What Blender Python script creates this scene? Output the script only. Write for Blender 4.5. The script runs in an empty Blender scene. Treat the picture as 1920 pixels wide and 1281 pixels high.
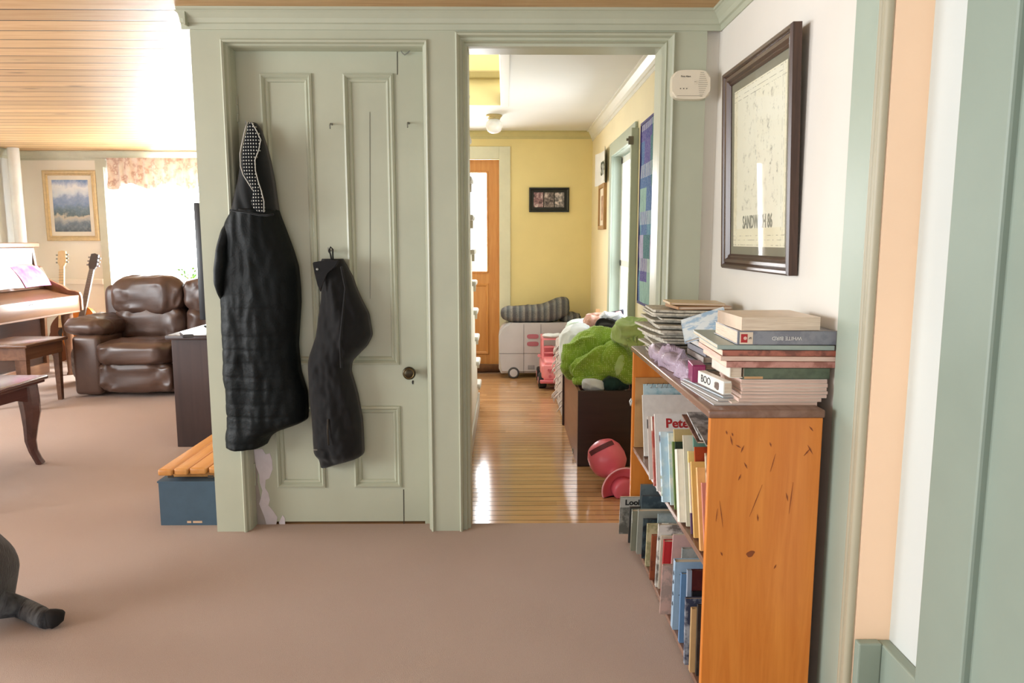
import bpy, bmesh, math, random
from mathutils import Vector, Matrix, Euler, noise
random.seed(7)
PI = math.pi
SC = bpy.context.scene
COL = SC.collection
LOC = {}

# ------------------------------------------------------------------ camera (26 mm, standing 3.1 m from the closet wall)
F, YAW, PIT = 1394.1, .0096, -.1348
CAM = Vector((0, -3.1005, 1.2526))
_fw = Vector((math.sin(YAW)*math.cos(PIT), math.cos(YAW)*math.cos(PIT), math.sin(PIT)))
_rt = Vector((math.cos(YAW), -math.sin(YAW), 0))
_up = _rt.cross(_fw)
def at(u, v, ax, val):
    """point of the plane ax = val that the photograph shows at pixel u, v"""
    d = _fw + _rt*((u-960)/F) - _up*((v-640.5)/F)
    k = 'xyz'.index(ax)
    return CAM + d*((val-CAM[k])/d[k])
cd = bpy.data.cameras.new('camera'); cam = bpy.data.objects.new('camera', cd); COL.objects.link(cam)
cam.location = CAM; cam.rotation_euler = (PI/2+PIT, 0, -YAW)
cd.sensor_width = 36; cd.lens = F/1920*36; cd.clip_start = .02
SC.camera = cam

# ------------------------------------------------------------------ materials
def lin(c):
    return tuple(((x/255)/12.92 if x/255 <= .04045 else ((x/255+.055)/1.055)**2.4) for x in c) + (1,)
class G:
    def __init__(s, name, rough=.55, metal=0, spec=.5):
        s.m = bpy.data.materials.new(name); s.m.use_nodes = True
        s.t = s.m.node_tree; s.p = s.t.nodes['Principled BSDF']; s.out = s.t.nodes['Material Output']
        s.p.inputs['Roughness'].default_value = rough; s.p.inputs['Metallic'].default_value = metal
        s.p.inputs['Specular IOR Level'].default_value = spec
        s._tc = None
    def n(s, typ, **kw):
        q = s.t.nodes.new(typ)
        for k, v in kw.items(): setattr(q, k, v)
        return q
    def l(s, a, b): s.t.links.new(a, b)
    def co(s):
        if not s._tc: s._tc = s.n('ShaderNodeTexCoord').outputs['Object']
        return s._tc
    def map(s, scale=(1,1,1), rot=(0,0,0), loc=(0,0,0), vec=None):
        q = s.n('ShaderNodeMapping'); q.inputs['Scale'].default_value = scale
        q.inputs['Rotation'].default_value = rot; q.inputs['Location'].default_value = loc
        s.l(vec or s.co(), q.inputs[0]); return q.outputs[0]
    def noise(s, scale, detail=3, vec=None, rough=.55, dist=0):
        q = s.n('ShaderNodeTexNoise'); q.inputs['Scale'].default_value = scale; q.inputs['Detail'].default_value = detail
        q.inputs['Roughness'].default_value = rough; q.inputs['Distortion'].default_value = dist
        s.l(vec or s.co(), q.inputs['Vector']); return q.outputs['Fac']
    def vor(s, scale, vec=None, feat='F1', out='Distance', rnd=1):
        q = s.n('ShaderNodeTexVoronoi', feature=feat); q.inputs['Scale'].default_value = scale
        q.inputs['Randomness'].default_value = rnd
        s.l(vec or s.co(), q.inputs['Vector']); return q.outputs[out]
    def ramp(s, fac, stops, interp='LINEAR'):
        q = s.n('ShaderNodeValToRGB'); e = q.color_ramp.elements; q.color_ramp.interpolation = interp
        while len(e) < len(stops): e.new(.5)
        for k, (p, c) in enumerate(stops):
            e[k].position = p; e[k].color = c if len(c) == 4 else lin(c)
        s.l(fac, q.inputs[0]); return q.outputs[0]
    def mix(s, fac, a, b, mode='MIX'):
        q = s.n('ShaderNodeMix', data_type='RGBA', blend_type=mode)
        for i, v in ((0, fac), (6, a), (7, b)):
            if hasattr(v, 'is_linked'): s.l(v, q.inputs[i])
            else: q.inputs[i].default_value = v if i == 0 or len(v) == 4 else lin(v)
        return q.outputs[2]
    def math(s, op, a, b=0, c=0):
        q = s.n('ShaderNodeMath', operation=op)
        for i, v in enumerate((a, b, c)):
            if hasattr(v, 'is_linked'): s.l(v, q.inputs[i])
            else: q.inputs[i].default_value = v
        return q.outputs[0]
    def sep(s, vec=None):
        q = s.n('ShaderNodeSeparateXYZ'); s.l(vec or s.co(), q.inputs[0]); return q.outputs
    def comb(s, x=0, y=0, z=0):
        q = s.n('ShaderNodeCombineXYZ')
        for i, v in enumerate((x, y, z)):
            if hasattr(v, 'is_linked'): s.l(v, q.inputs[i])
            else: q.inputs[i].default_value = v
        return q.outputs[0]
    def white(s, vec):
        q = s.n('ShaderNodeTexWhiteNoise', noise_dimensions='3D'); s.l(vec, q.inputs['Vector']); return q.outputs['Value']
    def col(s, c):
        if hasattr(c, 'is_linked'): s.l(c, s.p.inputs['Base Color'])
        else: s.p.inputs['Base Color'].default_value = lin(c)
        return s
    def rough(s, r): s.l(r, s.p.inputs['Roughness']); return s
    def bump(s, h, strength=.3, dist=.01):
        q = s.n('ShaderNodeBump'); q.inputs['Strength'].default_value = strength; q.inputs['Distance'].default_value = dist
        s.l(h, q.inputs['Height']); s.l(q.outputs[0], s.p.inputs['Normal']); return s

_mc = {}
def paint(name, c, rough=.5, var=.06, scale=6, bump=.05, bscale=120, c2=None, metal=0, spec=.5):
    """plain painted / plastic / metal surface with slight mottling"""
    if name in _mc: return _mc[name]
    g = G(name, rough, metal, spec)
    c2 = c2 or tuple(max(0, x*(1-var)) for x in c)
    g.col(g.ramp(g.noise(scale, 4), [(.3, c), (.75, c2)]))
    if bump: g.bump(g.noise(bscale, 3), bump, .004)
    _mc[name] = g.m; return g.m
def fabric(name, c, c2=None, scale=14, bump=.35, bscale=350, rough=.9, sheen=.2):
    if name in _mc: return _mc[name]
    g = G(name, rough, 0, .25)
    g.col(g.ramp(g.noise(scale, 5), [(.3, c), (.72, c2 or tuple(x*.75 for x in c))]))
    g.bump(g.noise(bscale, 2), bump, .003)
    g.p.inputs['Sheen Weight'].default_value = sheen
    _mc[name] = g.m; return g.m
def wood(name, c1, c2, axis='z', scale=1, rough=.4, knots=None, spec=.5):
    if name in _mc: return _mc[name]
    g = G(name, rough, 0, spec)
    st = {'x': (.9, 14, 14), 'y': (14, .9, 14), 'z': (14, 14, .9)}[axis]
    v = g.map(tuple(a*scale for a in st))
    f = g.noise(2.2, 6, v, .6, .6)
    c = g.ramp(f, [(.28, c1), (.62, c2), (.8, c1)])
    if knots:
        k = g.vor(knots, g.map({'x': (.5, 1, 1), 'y': (1, .5, 1), 'z': (1, 1, .5)}[axis]))
        c = g.mix(g.ramp(k, [(.03, (255,255,255)), (.09, (0,0,0))]), c, tuple(x*.45 for x in c1))
    g.col(c).bump(f, .06, .003)
    _mc[name] = g.m; return g.m

# ------------------------------------------------------------------ mesh helpers
def BM(): return bmesh.new()
def quad(bm, *ps): return bm.faces.new([bm.verts.new(p) for p in ps])
def box(bm, x0, x1, y0, y1, z0, z1, bev=0, seg=2, xf=None):
    b = bmesh.new(); bmesh.ops.create_cube(b, size=1)
    for v in b.verts: v.co = Vector((x0+(v.co.x+.5)*(x1-x0), y0+(v.co.y+.5)*(y1-y0), z0+(v.co.z+.5)*(z1-z0)))
    if bev: bmesh.ops.bevel(b, geom=b.edges[:], offset=bev, segments=seg, profile=.5, affect='EDGES', clamp_overlap=True)
    if xf: bmesh.ops.transform(b, matrix=xf, verts=b.verts[:])
    me = bpy.data.meshes.new('t'); b.to_mesh(me); b.free(); bm.from_mesh(me); bpy.data.meshes.remove(me); return bm
def tube(bm, pts, r, seg=8, flat=1):
    pts = [Vector(p) for p in pts]; n = len(pts)
    rr = r if isinstance(r, (list, tuple)) else [r]*n
    t0 = (pts[1]-pts[0]).normalized()
    nrm = t0.orthogonal().normalized(); rings = []
    for i, p in enumerate(pts):
        t = (pts[min(i+1, n-1)]-pts[max(i-1, 0)]).normalized()
        nrm = (nrm - t*nrm.dot(t)).normalized(); bi = t.cross(nrm)
        rings.append([bm.verts.new(p + (nrm*math.cos(a)*flat + bi*math.sin(a))*rr[i]) for a in [2*PI*k/seg for k in range(seg)]])
    for a, b in zip(rings, rings[1:]):
        for k in range(seg): bm.faces.new((a[k], a[(k+1) % seg], b[(k+1) % seg], b[k]))
    bm.faces.new(rings[0][::-1]); bm.faces.new(rings[-1]); return bm
def lathe(bm, prof, c=(0,0,0), axis='z', seg=24, xf=None):
    c = Vector(c); rings = []
    def P(r, h, a):
        x, y = r*math.cos(a), r*math.sin(a)
        q = {'z': Vector((x, y, h)), 'y': Vector((x, h, y)), 'x': Vector((h, x, y))}[axis]
        return (xf @ q if xf else q) + c
    for r, h in prof: rings.append([bm.verts.new(P(max(r, 1e-4), h, 2*PI*k/seg)) for k in range(seg)])
    for a, b in zip(rings, rings[1:]):
        for k in range(seg): bm.faces.new((a[k], a[(k+1) % seg], b[(k+1) % seg], b[k]))
    bm.faces.new(rings[0][::-1]); bm.faces.new(rings[-1]); return bm
def prism(bm, pts, mp, d0, d1):
    """outline pts (a,b) pulled from depth d0 to d1 through mp(a,b,d)"""
    A = [bm.verts.new(mp(a, b, d0)) for a, b in pts]; B = [bm.verts.new(mp(a, b, d1)) for a, b in pts]
    n = len(pts); bm.faces.new(A); bm.faces.new(B[::-1])
    for i in range(n): bm.faces.new((A[i], B[i], B[(i+1) % n], A[(i+1) % n]))
    return bm
def ring(bm, a0, a1, b0, b1, prof, mp):
    """mitred rectangular moulding; prof = [(inset, depth)]"""
    L = [[bm.verts.new(mp(a, b, d)) for a, b in ((a0+i, b0+i), (a1-i, b0+i), (a1-i, b1-i), (a0+i, b1-i))] for i, d in prof]
    for p, q in zip(L, L[1:]):
        for k in range(4): bm.faces.new((p[k], p[(k+1) % 4], q[(k+1) % 4], q[k]))
    return bm
def grid(bm, nu, nv, f, wrap=False):
    V = [[bm.verts.new(f(i/nu, j/nv)) for j in range(nv+1)] for i in range(nu if wrap else nu+1)]
    m = len(V)
    for i in range(m if wrap else m-1):
        for j in range(nv): bm.faces.new((V[i][j], V[(i+1) % m][j], V[(i+1) % m][j+1], V[i][j+1]))
    return V
def sgp(x, e): return math.copysign(abs(x)**e, x)
def cushion(bm, c, s, e=(.5, .5), seg=(40, 28), amp=0, fr=3, seed=0, rot=None, ridge=0, rfr=3, fn=None):
    """soft superellipsoid with folds"""
    c = Vector(c); s = Vector(s)
    def f(u, v):
        th = u*2*PI; ph = (v-.5)*PI*.998
        q = Vector((sgp(math.cos(ph), e[1])*sgp(math.cos(th), e[0]), sgp(math.cos(ph), e[1])*sgp(math.sin(th), e[0]), sgp(math.sin(ph), e[1])))
        p = Vector((q.x*s.x, q.y*s.y, q.z*s.z))
        k = Vector((p.x*fr+seed*3.7, p.y*fr-seed, p.z*fr+seed*1.3))
        d = amp*noise.noise(k)
        if ridge:
            k2 = Vector((p.x*rfr+seed*5.1, p.y*rfr+seed, p.z*rfr-seed*2.2)); k2 += .6*noise.noise_vector(k2*.7)
            d += ridge*((1-abs(noise.noise(k2))*2.2)**2 - .35)
        n = Vector((q.x/s.x, q.y/s.y, q.z/s.z)).normalized()
        p = p + n*d
        if fn: p = fn(p, q)
        return (rot @ p if rot else p) + c
    V = grid(bm, seg[0], seg[1], f, wrap=True)
    bm.faces.new([V[i][0] for i in range(len(V))][::-1]); bm.faces.new([V[i][-1] for i in range(len(V))]); return bm
def lerprows(rows, t):
    n = len(rows)-1; x = t*n; i = min(int(x), n-1); f = x-i
    return [a+(b-a)*f for a, b in zip(rows[i], rows[i+1])]
def inflate(bm, rows, yb, n=90, m=34, fold=None, pw=.55):
    """cloth hanging against a wall: rows = [z, xl, xr, thickness]; yb = plane of its back; bulges towards -y"""
    zs = [r[0] for r in rows]; z0, z1 = zs[0], zs[-1]
    def row(z):
        for a, b in zip(rows, rows[1:]):
            if a[0] >= z >= b[0]:
                f = (a[0]-z)/(a[0]-b[0]+1e-9); return [p+(q-p)*f for p, q in zip(a, b)]
        return list(rows[-1])
    R = [row(z0+(z1-z0)*i/n) for i in range(n+1)]
    for _ in range(2):
        R = [R[0]]+[[R[i][0]]+[(R[i-1][k]+2*R[i][k]+R[i+1][k])/4 for k in (1,2,3)] for i in range(1, n)]+[R[-1]]
    def f(i, j, back):
        z, xl, xr, th = R[i]; s = j/m
        x = xl+(xr-xl)*s
        p = max(0, 1-abs(2*s-1)**2.4)**pw
        y = yb
        if not back:
            y = yb-th*p
            if fold: y += fold(x, z, s, i/n)*p**.6
        else: y = yb
        return Vector((x, y, z))
    A = [[bm.verts.new(f(i, j, 0)) for j in range(m+1)] for i in range(n+1)]
    B = [[A[i][j] if j in (0, m) else bm.verts.new(f(i, j, 1)) for j in range(m+1)] for i in range(n+1)]
    for i in range(n):
        for j in range(m):
            bm.faces.new((A[i][j], A[i+1][j], A[i+1][j+1], A[i][j+1]))
            bm.faces.new((B[i][j], B[i][j+1], B[i+1][j+1], B[i+1][j]))
    for i in (0, n):
        for j in range(m):
            vs = [A[i][j], A[i][j+1], B[i][j+1], B[i][j]]
            u = []
            for v in vs:
                if v not in u: u.append(v)
            if len(u) > 2: bm.faces.new(u)
    return bm

# ------------------------------------------------------------------ objects
def thing(name, label, cat, loc=(0,0,0), rot=(0,0,0), group=None):
    o = bpy.data.objects.new(name, None); COL.objects.link(o); o.empty_display_size = .05
    o.location = loc; o.rotation_euler = rot; LOC[o.name] = Vector(loc)
    o['label'] = label; o['category'] = cat
    if group: o['group'] = group
    return o
def obj(name, bm, m, parent=None, world=True, smooth=False, label=None):
    bmesh.ops.recalc_face_normals(bm, faces=bm.faces[:])
    if parent is not None and world:
        d = LOC[parent.name]
        for v in bm.verts: v.co -= d
    me = bpy.data.meshes.new(name); bm.to_mesh(me); bm.free()
    for x in (m if isinstance(m, (list, tuple)) else [m]): me.materials.append(x)
    if smooth:
        me.polygons.foreach_set('use_smooth', [True]*len(me.polygons))
        if smooth != 'all': me.set_sharp_from_angle(angle=math.radians(40))
    o = bpy.data.objects.new(name, me); COL.objects.link(o)
    if parent is not None:
        o.parent = parent; LOC[o.name] = LOC[parent.name]
    else: LOC[o.name] = Vector((0,0,0))
    if label: o['label'] = label
    return o
def struct(name, bm, m, parent=None, smooth=False, label=None, cat=None):
    o = obj(name, bm, m, parent, True, smooth)
    if parent is None:
        o['kind'] = 'structure'
        if label: o['label'] = label
        if cat: o['category'] = cat
    return o
def tag(o, label, cat, group=None, kind=None):
    o['label'] = label; o['category'] = cat
    if group: o['group'] = group
    if kind: o['kind'] = kind
    return o
def text(s, size, m, parent, loc, rot=(0,0,0), name='lettering', align='CENTER', ext=.0004, sx=1, bold=0, world=True):
    cu = bpy.data.curves.new(name, 'FONT'); cu.body = s; cu.size = size; cu.align_x = align; cu.align_y = 'CENTER'
    cu.extrude = ext; cu.offset = bold; cu.resolution_u = 3
    t = bpy.data.objects.new('tmp', cu); COL.objects.link(t)
    bpy.context.view_layer.update()
    me = bpy.data.meshes.new_from_object(t.evaluated_get(bpy.context.evaluated_depsgraph_get()))
    bpy.data.objects.remove(t); bpy.data.curves.remove(cu)
    me.name = name; me.materials.clear(); me.materials.append(m)
    o = bpy.data.objects.new(name, me); COL.objects.link(o)
    o.parent = parent; o.location = Vector(loc)-(LOC[parent.name] if world else Vector((0,0,0)))
    o.rotation_euler = rot; o.scale = (sx, 1, 1); LOC[o.name] = LOC[parent.name]; return o
mpA = lambda a, b, d: Vector((a, d, b))            # walls facing the viewer: a = x, b = z
def mpX(X, s=-1): return lambda a, b, d: Vector((X+s*d, a, b))   # side walls: a = y, b = z, d away from the wall
# ================================================================== SETTING
SAGE = paint('sage_paint', (186,190,168), .38, .05, 3, .06, 40)
SAGE3 = paint('shaded_sage_paint', (142,156,143), .5, .05, 3, .05, 40)  # sage darkened: shade on the near right wall is put into the colour
BEAD = paint('taupe_bead_paint', (176,170,146), .45, .05, 3, .05, 40)
SAGE2 = paint('sage_blue_paint', (178,190,176), .4, .05, 3, .05, 40)
WHITEWALL = paint('white_wall_paint', (226,221,211), .7, .03, 2, .05, 60)
CREAMWALL = paint('cream_wall_paint', (240,236,224), .7, .03, 2, .05, 60)
YELLOW = paint('yellow_wall_paint', (240,222,158), .6, .04, 2, .05, 60)
PALEYELLOW = paint('pale_yellow_wall_paint', (242,230,194), .6, .04, 2, .05, 60)
PEACH = paint('warm_lit_wall_peach', (255,222,190), .7, .03, 2, .05, 60)  # warm light on the recess return, put into the wall colour
WHITEPAINT = paint('white_gloss_paint', (232,232,226), .35, .03, 3, .03, 60)
CEILWHITE = paint('white_ceiling_paint', (226,226,222), .8, .02, 2, .05, 60)

g = G('carpet_pile', .95, 0, .1)
c = g.ramp(g.noise(1.3, 4), [(.3, (208,178,159)), (.7, (193,161,142))])
c = g.mix(g.ramp(g.noise(420, 2), [(.35, (0,0,0)), (.7, (255,255,255))]), c, (216,193,178))
c = g.mix(g.ramp(g.noise(900, 1), [(.55, (0,0,0)), (.75, (255,255,255))]), c, (158,130,114))
g.col(c).bump(g.noise(520, 3), .9, .008); g.p.inputs['Sheen Weight'].default_value = .3
CARPET = g.m

def planks(name, w, c1, c2, rough, groove=.03, spec=.5, grain=(1.2, 16, 16), knots=True, length=0, gcol=.35):
    g = G(name, rough, 0, spec)
    s = g.sep(); yy = g.math('DIVIDE', s[1], w); idx = g.math('FLOOR', yy); fr = g.math('FRACT', yy)
    edge = g.math('MINIMUM', fr, g.math('SUBTRACT', 1, fr))
    xo = g.math('MULTIPLY', idx, 7.31)
    v = g.comb(g.math('ADD', s[0], xo), s[1], idx)
    if length:
        seg = g.math('FLOOR', g.math('DIVIDE', g.math('ADD', s[0], g.math('MULTIPLY', g.white(g.comb(idx, 3, 1)), length)), length))
    else: seg = 0
    rnd = g.white(g.comb(idx, seg, 5))
    f = g.noise(2.0, 6, g.map(grain, vec=v), .6, .8)
    c = g.ramp(f, [(.25, c1), (.65, c2), (.85, c1)])
    c = g.mix(g.math('MULTIPLY', rnd, .45), c, tuple(x*.72 for x in c1))
    if knots:
        k = g.vor(1.6, g.map((.8, 4.2, 1), vec=v))
        c = g.mix(g.ramp(k, [(.03, (255,255,255)), (.10, (0,0,0))]), c, tuple(x*.4 for x in c1))
    gm = g.ramp(edge, [(groove*.4, (0,0,0)), (groove, (255,255,255))])
    c = g.mix(gm, tuple(x*gcol for x in c1), c)
    g.col(c); g.bump(gm, .5, .004); return g.m
PINE = planks('pine_plank_ceiling', .15, (188,144,96), (216,182,134), .42, .05, .2, gcol=.22)
OAK = planks('oak_strip_floor', .062, (180,132,88), (206,164,118), .12, .05, .6, (1.5, 20, 20), False, .9, .34)

# floors, ceilings
b = BM(); box(b, -6, 1.3, -4.6, .085, -.1, 0); box(b, -6, -1.2, .085, 5.2, -.1, 0)
struct('floor', b, CARPET)
b = BM(); box(b, -1.2, 1.2, .085, 4.3, -.1, -.001)
struct('floor_hallway', b, OAK)
b = BM(); box(b, -6, 1.3, -4.6, .12, 2.157, 2.24); box(b, -6, -1.2, .12, 5.2, 2.157, 2.24)
struct('ceiling', b, PINE)
HC = 2.26
b = BM(); box(b, -.03, 1.2, .12, 4.3, HC, HC+.08); box(b, -1.2, -.03, 2.67, 4.3, HC, HC+.08)
struct('ceiling_hallway', b, CEILWHITE)
# stairwell shaft above the hallway
b = BM(); box(b, -1.16, -.03, 2.655, 2.668, HC-.001, HC+.08); box(b, -1.2, .05, 2.655, 2.75, HC+.08, 4.2)
struct('wall_stairwell', b, YELLOW)
zb = at(910, 142, 'y', 2.67).z
b = BM(); box(b, -1.2, -.03, 2.62, 2.656, zb-.03, zb+.03, .01)
struct('trim_1', b, paint('olive_trim_paint', (176,158,96), .5))
b = BM(); box(b, -.03, .03, .2, 2.67, HC-.012, HC+.1, .004); box(b, .03, .05, .2, 2.67, HC+.08, 4.2)
struct('trim_2', b, WHITEPAINT)

# wall with the closet door and the doorway
XL, XR = -1.249, .81
D0 = (-1.126, -.311, 2.043)      # closet door opening: x0, x1, top
D1 = (-.193, .679, 2.072)        # hallway opening
b = BM(); T = .12
box(b, XL, D0[0], 0, T, -.02, 2.2); box(b, D0[1], D1[0], 0, T, -.02, 2.2); box(b, D1[1], XR, 0, T, -.02, 2.2)
box(b, D0[0], D0[1], 0, T, D0[2], 2.2); box(b, D1[0], D1[1], 0, T, D1[2], 2.2)
box(b, XR, 1.0, .03, T, -.02, 2.3); box(b, XL, 1.0, .09, T, 2.2, 2.4)
w = struct('wall_front', b, [SAGE, WHITEWALL, YELLOW])
for p in w.data.polygons:
    c = p.center
    if c.x > XR+.005 and p.normal.y < -.5: p.material_index = 1
    if p.normal.y > .5: p.material_index = 2
# closet box behind the door, left flank seen from the living room
b = BM(); box(b, XL, XL+.09, T, 2.2, 0, 2.2)
struct('wall_closet_side', b, CREAMWALL)
# mouldings round the two openings
CAS = [(0, .0), (0, -.004), (.006, -.008), (.014, -.004), (.018, .012), (.024, .016), (.026, .04), (.026, .12)]
b = BM(); ring(b, D0[0]-.004, D0[1]+.004, -.06, D0[2]+.004, [(0, .004), (0, -.006), (.005, -.01), (.012, -.006), (.015, .012), (.021, .018), (.024, .03), (.026, .085), (.05, .0855)], mpA)
struct('trim_3', b, SAGE)
b = BM(); ring(b, D1[0]-.004, D1[1]+.004, -.06, D1[2]+.004, [(0, .004), (0, -.006), (.006, -.012), (.013, -.007), (.018, .012), (.026, .016), (.032, .012), (.036, .03), (.046, .034), (.048, .06), (.048, .16)], mpA)
struct('trim_4', b, SAGE)
# crown mouldings of this room
def crown(bm, p0, p1, inward, drop=.055, proj=.05, z=2.157):
    p0, p1, n = Vector(p0), Vector(p1), Vector(inward)
    prof = [(0, 0), (0, -drop-.02), (.006, -drop-.02), (.008, -drop), (.016, -drop+.004), (.022, -drop*.65), (.036, -drop*.35), (.044, -.012), (proj, -.010), (proj, 0)]
    A = [bm.verts.new(p0+n*d+Vector((0,0,z+h))) for d, h in prof]; B = [bm.verts.new(p1+n*d+Vector((0,0,z+h))) for d, h in prof]
    for i in range(len(prof)-1): bm.faces.new((A[i], B[i], B[i+1], A[i+1]))
    bm.faces.new(A); bm.faces.new(B[::-1])
b = BM(); crown(b, (XL-.03, 0, 0), (.868, 0, 0), (0,-1,0)); crown(b, (XL, 2.2, 0), (XL, -.04, 0), (-1,0,0), .045, .035)
struct('trim_5', b, SAGE)
b = BM(); crown(b, (.868, .0, 0), (.868, -1.6, 0), (-1,0,0))
struct('trim_6', b, SAGE)

# right wall of this room with a shallow recess behind the casings
XW = .868
YA, YB = -1.372, -1.665            # recess
b = BM(); box(b, XW, 1.1, YA, .03, -.02, 2.2)
struct('wall_right', b, WHITEWALL)
b = BM(); box(b, .955, 1.1, -2.2, YA, -.02, 2.2)
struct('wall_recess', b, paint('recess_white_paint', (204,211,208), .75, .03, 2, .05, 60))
b = BM(); box(b, XW+.001, .956, YA-.004, YA, -.02, 2.2)
struct('wall_recess_return', b, PEACH)
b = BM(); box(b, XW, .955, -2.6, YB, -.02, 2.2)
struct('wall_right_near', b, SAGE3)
# casing far side: flat board and beaded edge
y0 = at(1607, 0, 'x', XW-.012).y
b = BM(); box(b, XW-.014, XW, YA+.045, y0, 0, 2.1, .003)
struct('trim_7', b, paint('casing_sage_paint', (168,181,166), .42, .05, 3, .05, 40)); b = BM()
for k, (a, r) in enumerate(((YA+.008, .0115), (YA+.022, .008), (YA+.036, .0095))):
    tube(b, [(XW-.008, a, 0), (XW-.008, a, 2.1)], r, 12)
struct('trim_16', b, BEAD, smooth=True)
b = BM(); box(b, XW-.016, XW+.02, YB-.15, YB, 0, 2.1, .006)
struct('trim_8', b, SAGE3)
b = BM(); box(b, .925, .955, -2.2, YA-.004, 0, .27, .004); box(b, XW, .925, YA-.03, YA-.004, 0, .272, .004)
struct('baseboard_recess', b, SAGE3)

# ------------------------------------------------------------------ hallway shell
XH, YF = .82, 4.0
HW = (1.66, 2.62, .30, 1.88)     # window opening in the right wall: y0,y1,z0,z1
b = BM()
box(b, XH, XH+.14, T, HW[0], 0, 2.34); box(b, XH, XH+.14, HW[1], YF+.1, 0, 2.34)
box(b, XH, XH+.14, HW[0], HW[1], 0, HW[2]); box(b, XH, XH+.14, HW[0], HW[1], HW[3], 2.34)
struct('wall_hallway_right', b, PALEYELLOW)
DX = (-.9, at(937, 500, 'y', YF).x, at(937, 298, 'y', YF).z)
b = BM(); box(b, DX[1], XH+.1, YF, YF+.12, 0, 2.34); box(b, -1.24, DX[0], YF, YF+.12, 0, 2.34); box(b, DX[0], DX[1], YF, YF+.12, DX[2], 2.34)
struct('wall_hallway_back', b, YELLOW)
b = BM(); box(b, -1.24, -1.16, 2.2, YF, 0, 4.2); box(b, -1.24, -1.16, .13, 2.2, 2.26, 4.2)
struct('wall_hallway_left', b, PALEYELLOW)
b = BM(); crown(b, (XH, T, 0), (XH, YF, 0), (-1,0,0), .07, .06, HC); 
struct('trim_9', b, WHITEPAINT)
b = BM(); crown(b, (-1.2, YF, 0), (XH, YF, 0), (0,-1,0), .05, .04, HC)
struct('trim_10', b, paint('pale_olive_trim_paint', (206,196,140), .5))
# casing of the far door
b = BM(); cz = at(957, 275, 'y', YF).z; cx = at(957, 400, 'y', YF).x
box(b, DX[1]-.004, cx, YF-.02, YF, 0, cz, .004); box(b, DX[0]-.1, DX[1]-.004, YF-.02, YF, DX[2]-.004, cz, .004)
box(b, DX[0]-.1, DX[0], YF-.02, YF, 0, DX[2], .004)
struct('trim_11', b, paint('cream_trim_paint', (226,224,196), .45))

# far door: honey wood with a tall glass light
HONEY = wood('honey_wood', (222,162,94), (204,138,72), 'z', 1, .35)
gx1 = at(912, 400, 'y', YF+.03).x; gz0 = at(912, 508, 'y', YF+.03).z; gz1 = at(912, 325, 'y', YF+.03).z; gx0 = DX[0]+.13
b = BM(); y0, y1 = YF+.03, YF+.07
box(b, DX[0], gx0, y0, y1, .01, DX[2]-.005); box(b, gx1, DX[1]-.004, y0, y1, .01, DX[2]-.005)
box(b, gx0, gx1, y0, y1, gz1, DX[2]-.005); box(b, gx0, gx1, y0, y1, .01, gz0)
o = struct('door_1', b, HONEY); o['label'] = 'honey wood back door with a tall glass light at the hallway end'; o['category'] = 'door'
door1 = o
b = BM(); ring(b, gx0-.02, gx1+.02, gz0-.02, gz1+.02, [(0, y0), (.004, y0-.012), (.016, y0-.012), (.022, y0+.01)], mpA); obj('glazing_bead', b, HONEY, door1)
b = BM(); ring(b, gx0+.0, gx1+.02, .16, gz0-.12, [(0, y0), (.006, y0-.01), (.02, y0-.008), (.03, y0+.0)], mpA); obj('panel_moulding', b, HONEY, door1)
g = G('clear_glass', .02); tr = g.n('ShaderNodeBsdfTransparent'); gl = g.n('ShaderNodeBsdfGlossy'); gl.inputs['Roughness'].default_value = .02
mx = g.n('ShaderNodeMixShader'); mx.inputs[0].default_value = .05; g.l(tr.outputs[0], mx.inputs[1]); g.l(gl.outputs[0], mx.inputs[2]); g.l(mx.outputs[0], g.out.inputs[0])
GLASS = g.m
b = BM(); box(b, gx0, gx1, y0+.017, y0+.022, gz0, gz1); obj('pane', b, GLASS, door1)
b = BM()
for z in (.25, 1.02, 1.78): box(b, DX[1]-.006, DX[1]+.006, YF+.018, YF+.03, z, z+.09, .003)
obj('hinge', b, paint('brass_hinge', (180,150,90), .35, metal=.8), door1)

# glazed white window in the hallway's right wall
WF = paint('window_white_paint', (236,240,240), .35, .02)
b = BM(); y0, y1, z0, z1 = HW
mW = mpX(XH)
box(b, XH-.018, XH, HW[1], HW[1]+.10, .05, z1+.1, .004); box(b, XH-.018, XH, y0-.06, HW[1], z1, z1+.1, .004); box(b, XH-.03, XH+.02, y0, y1, z0-.04, z0, .004)
ring(b, y0-.004, y1+.004, z0-.004, z1+.004, [(-.004, .002), (.006, .002), (.006, -.1)], mW)
struct('trim_12', b, SAGE2)
win = BM()
for a, c2 in ((y0, y0+.06), (y1-.06, y1), ((y0+y1)/2-.035, (y0+y1)/2+.035)): box(win, XH+.06, XH+.10, a, c2, z0, z1, .004)
for z in (z0, z0+.28, (z0+z1)/2-.03, z1-.06): box(win, XH+.06, XH+.10, y0, y1, z, z+.05, .004)
wo = struct('window_1', win, WF); wo['label'] = 'white sash window in the right hallway wall'; wo['category'] = 'window'
b = BM(); box(b, XH+.078, XH+.082, y0, y1, z0, z1); obj('pane', b, GLASS, wo)
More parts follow.
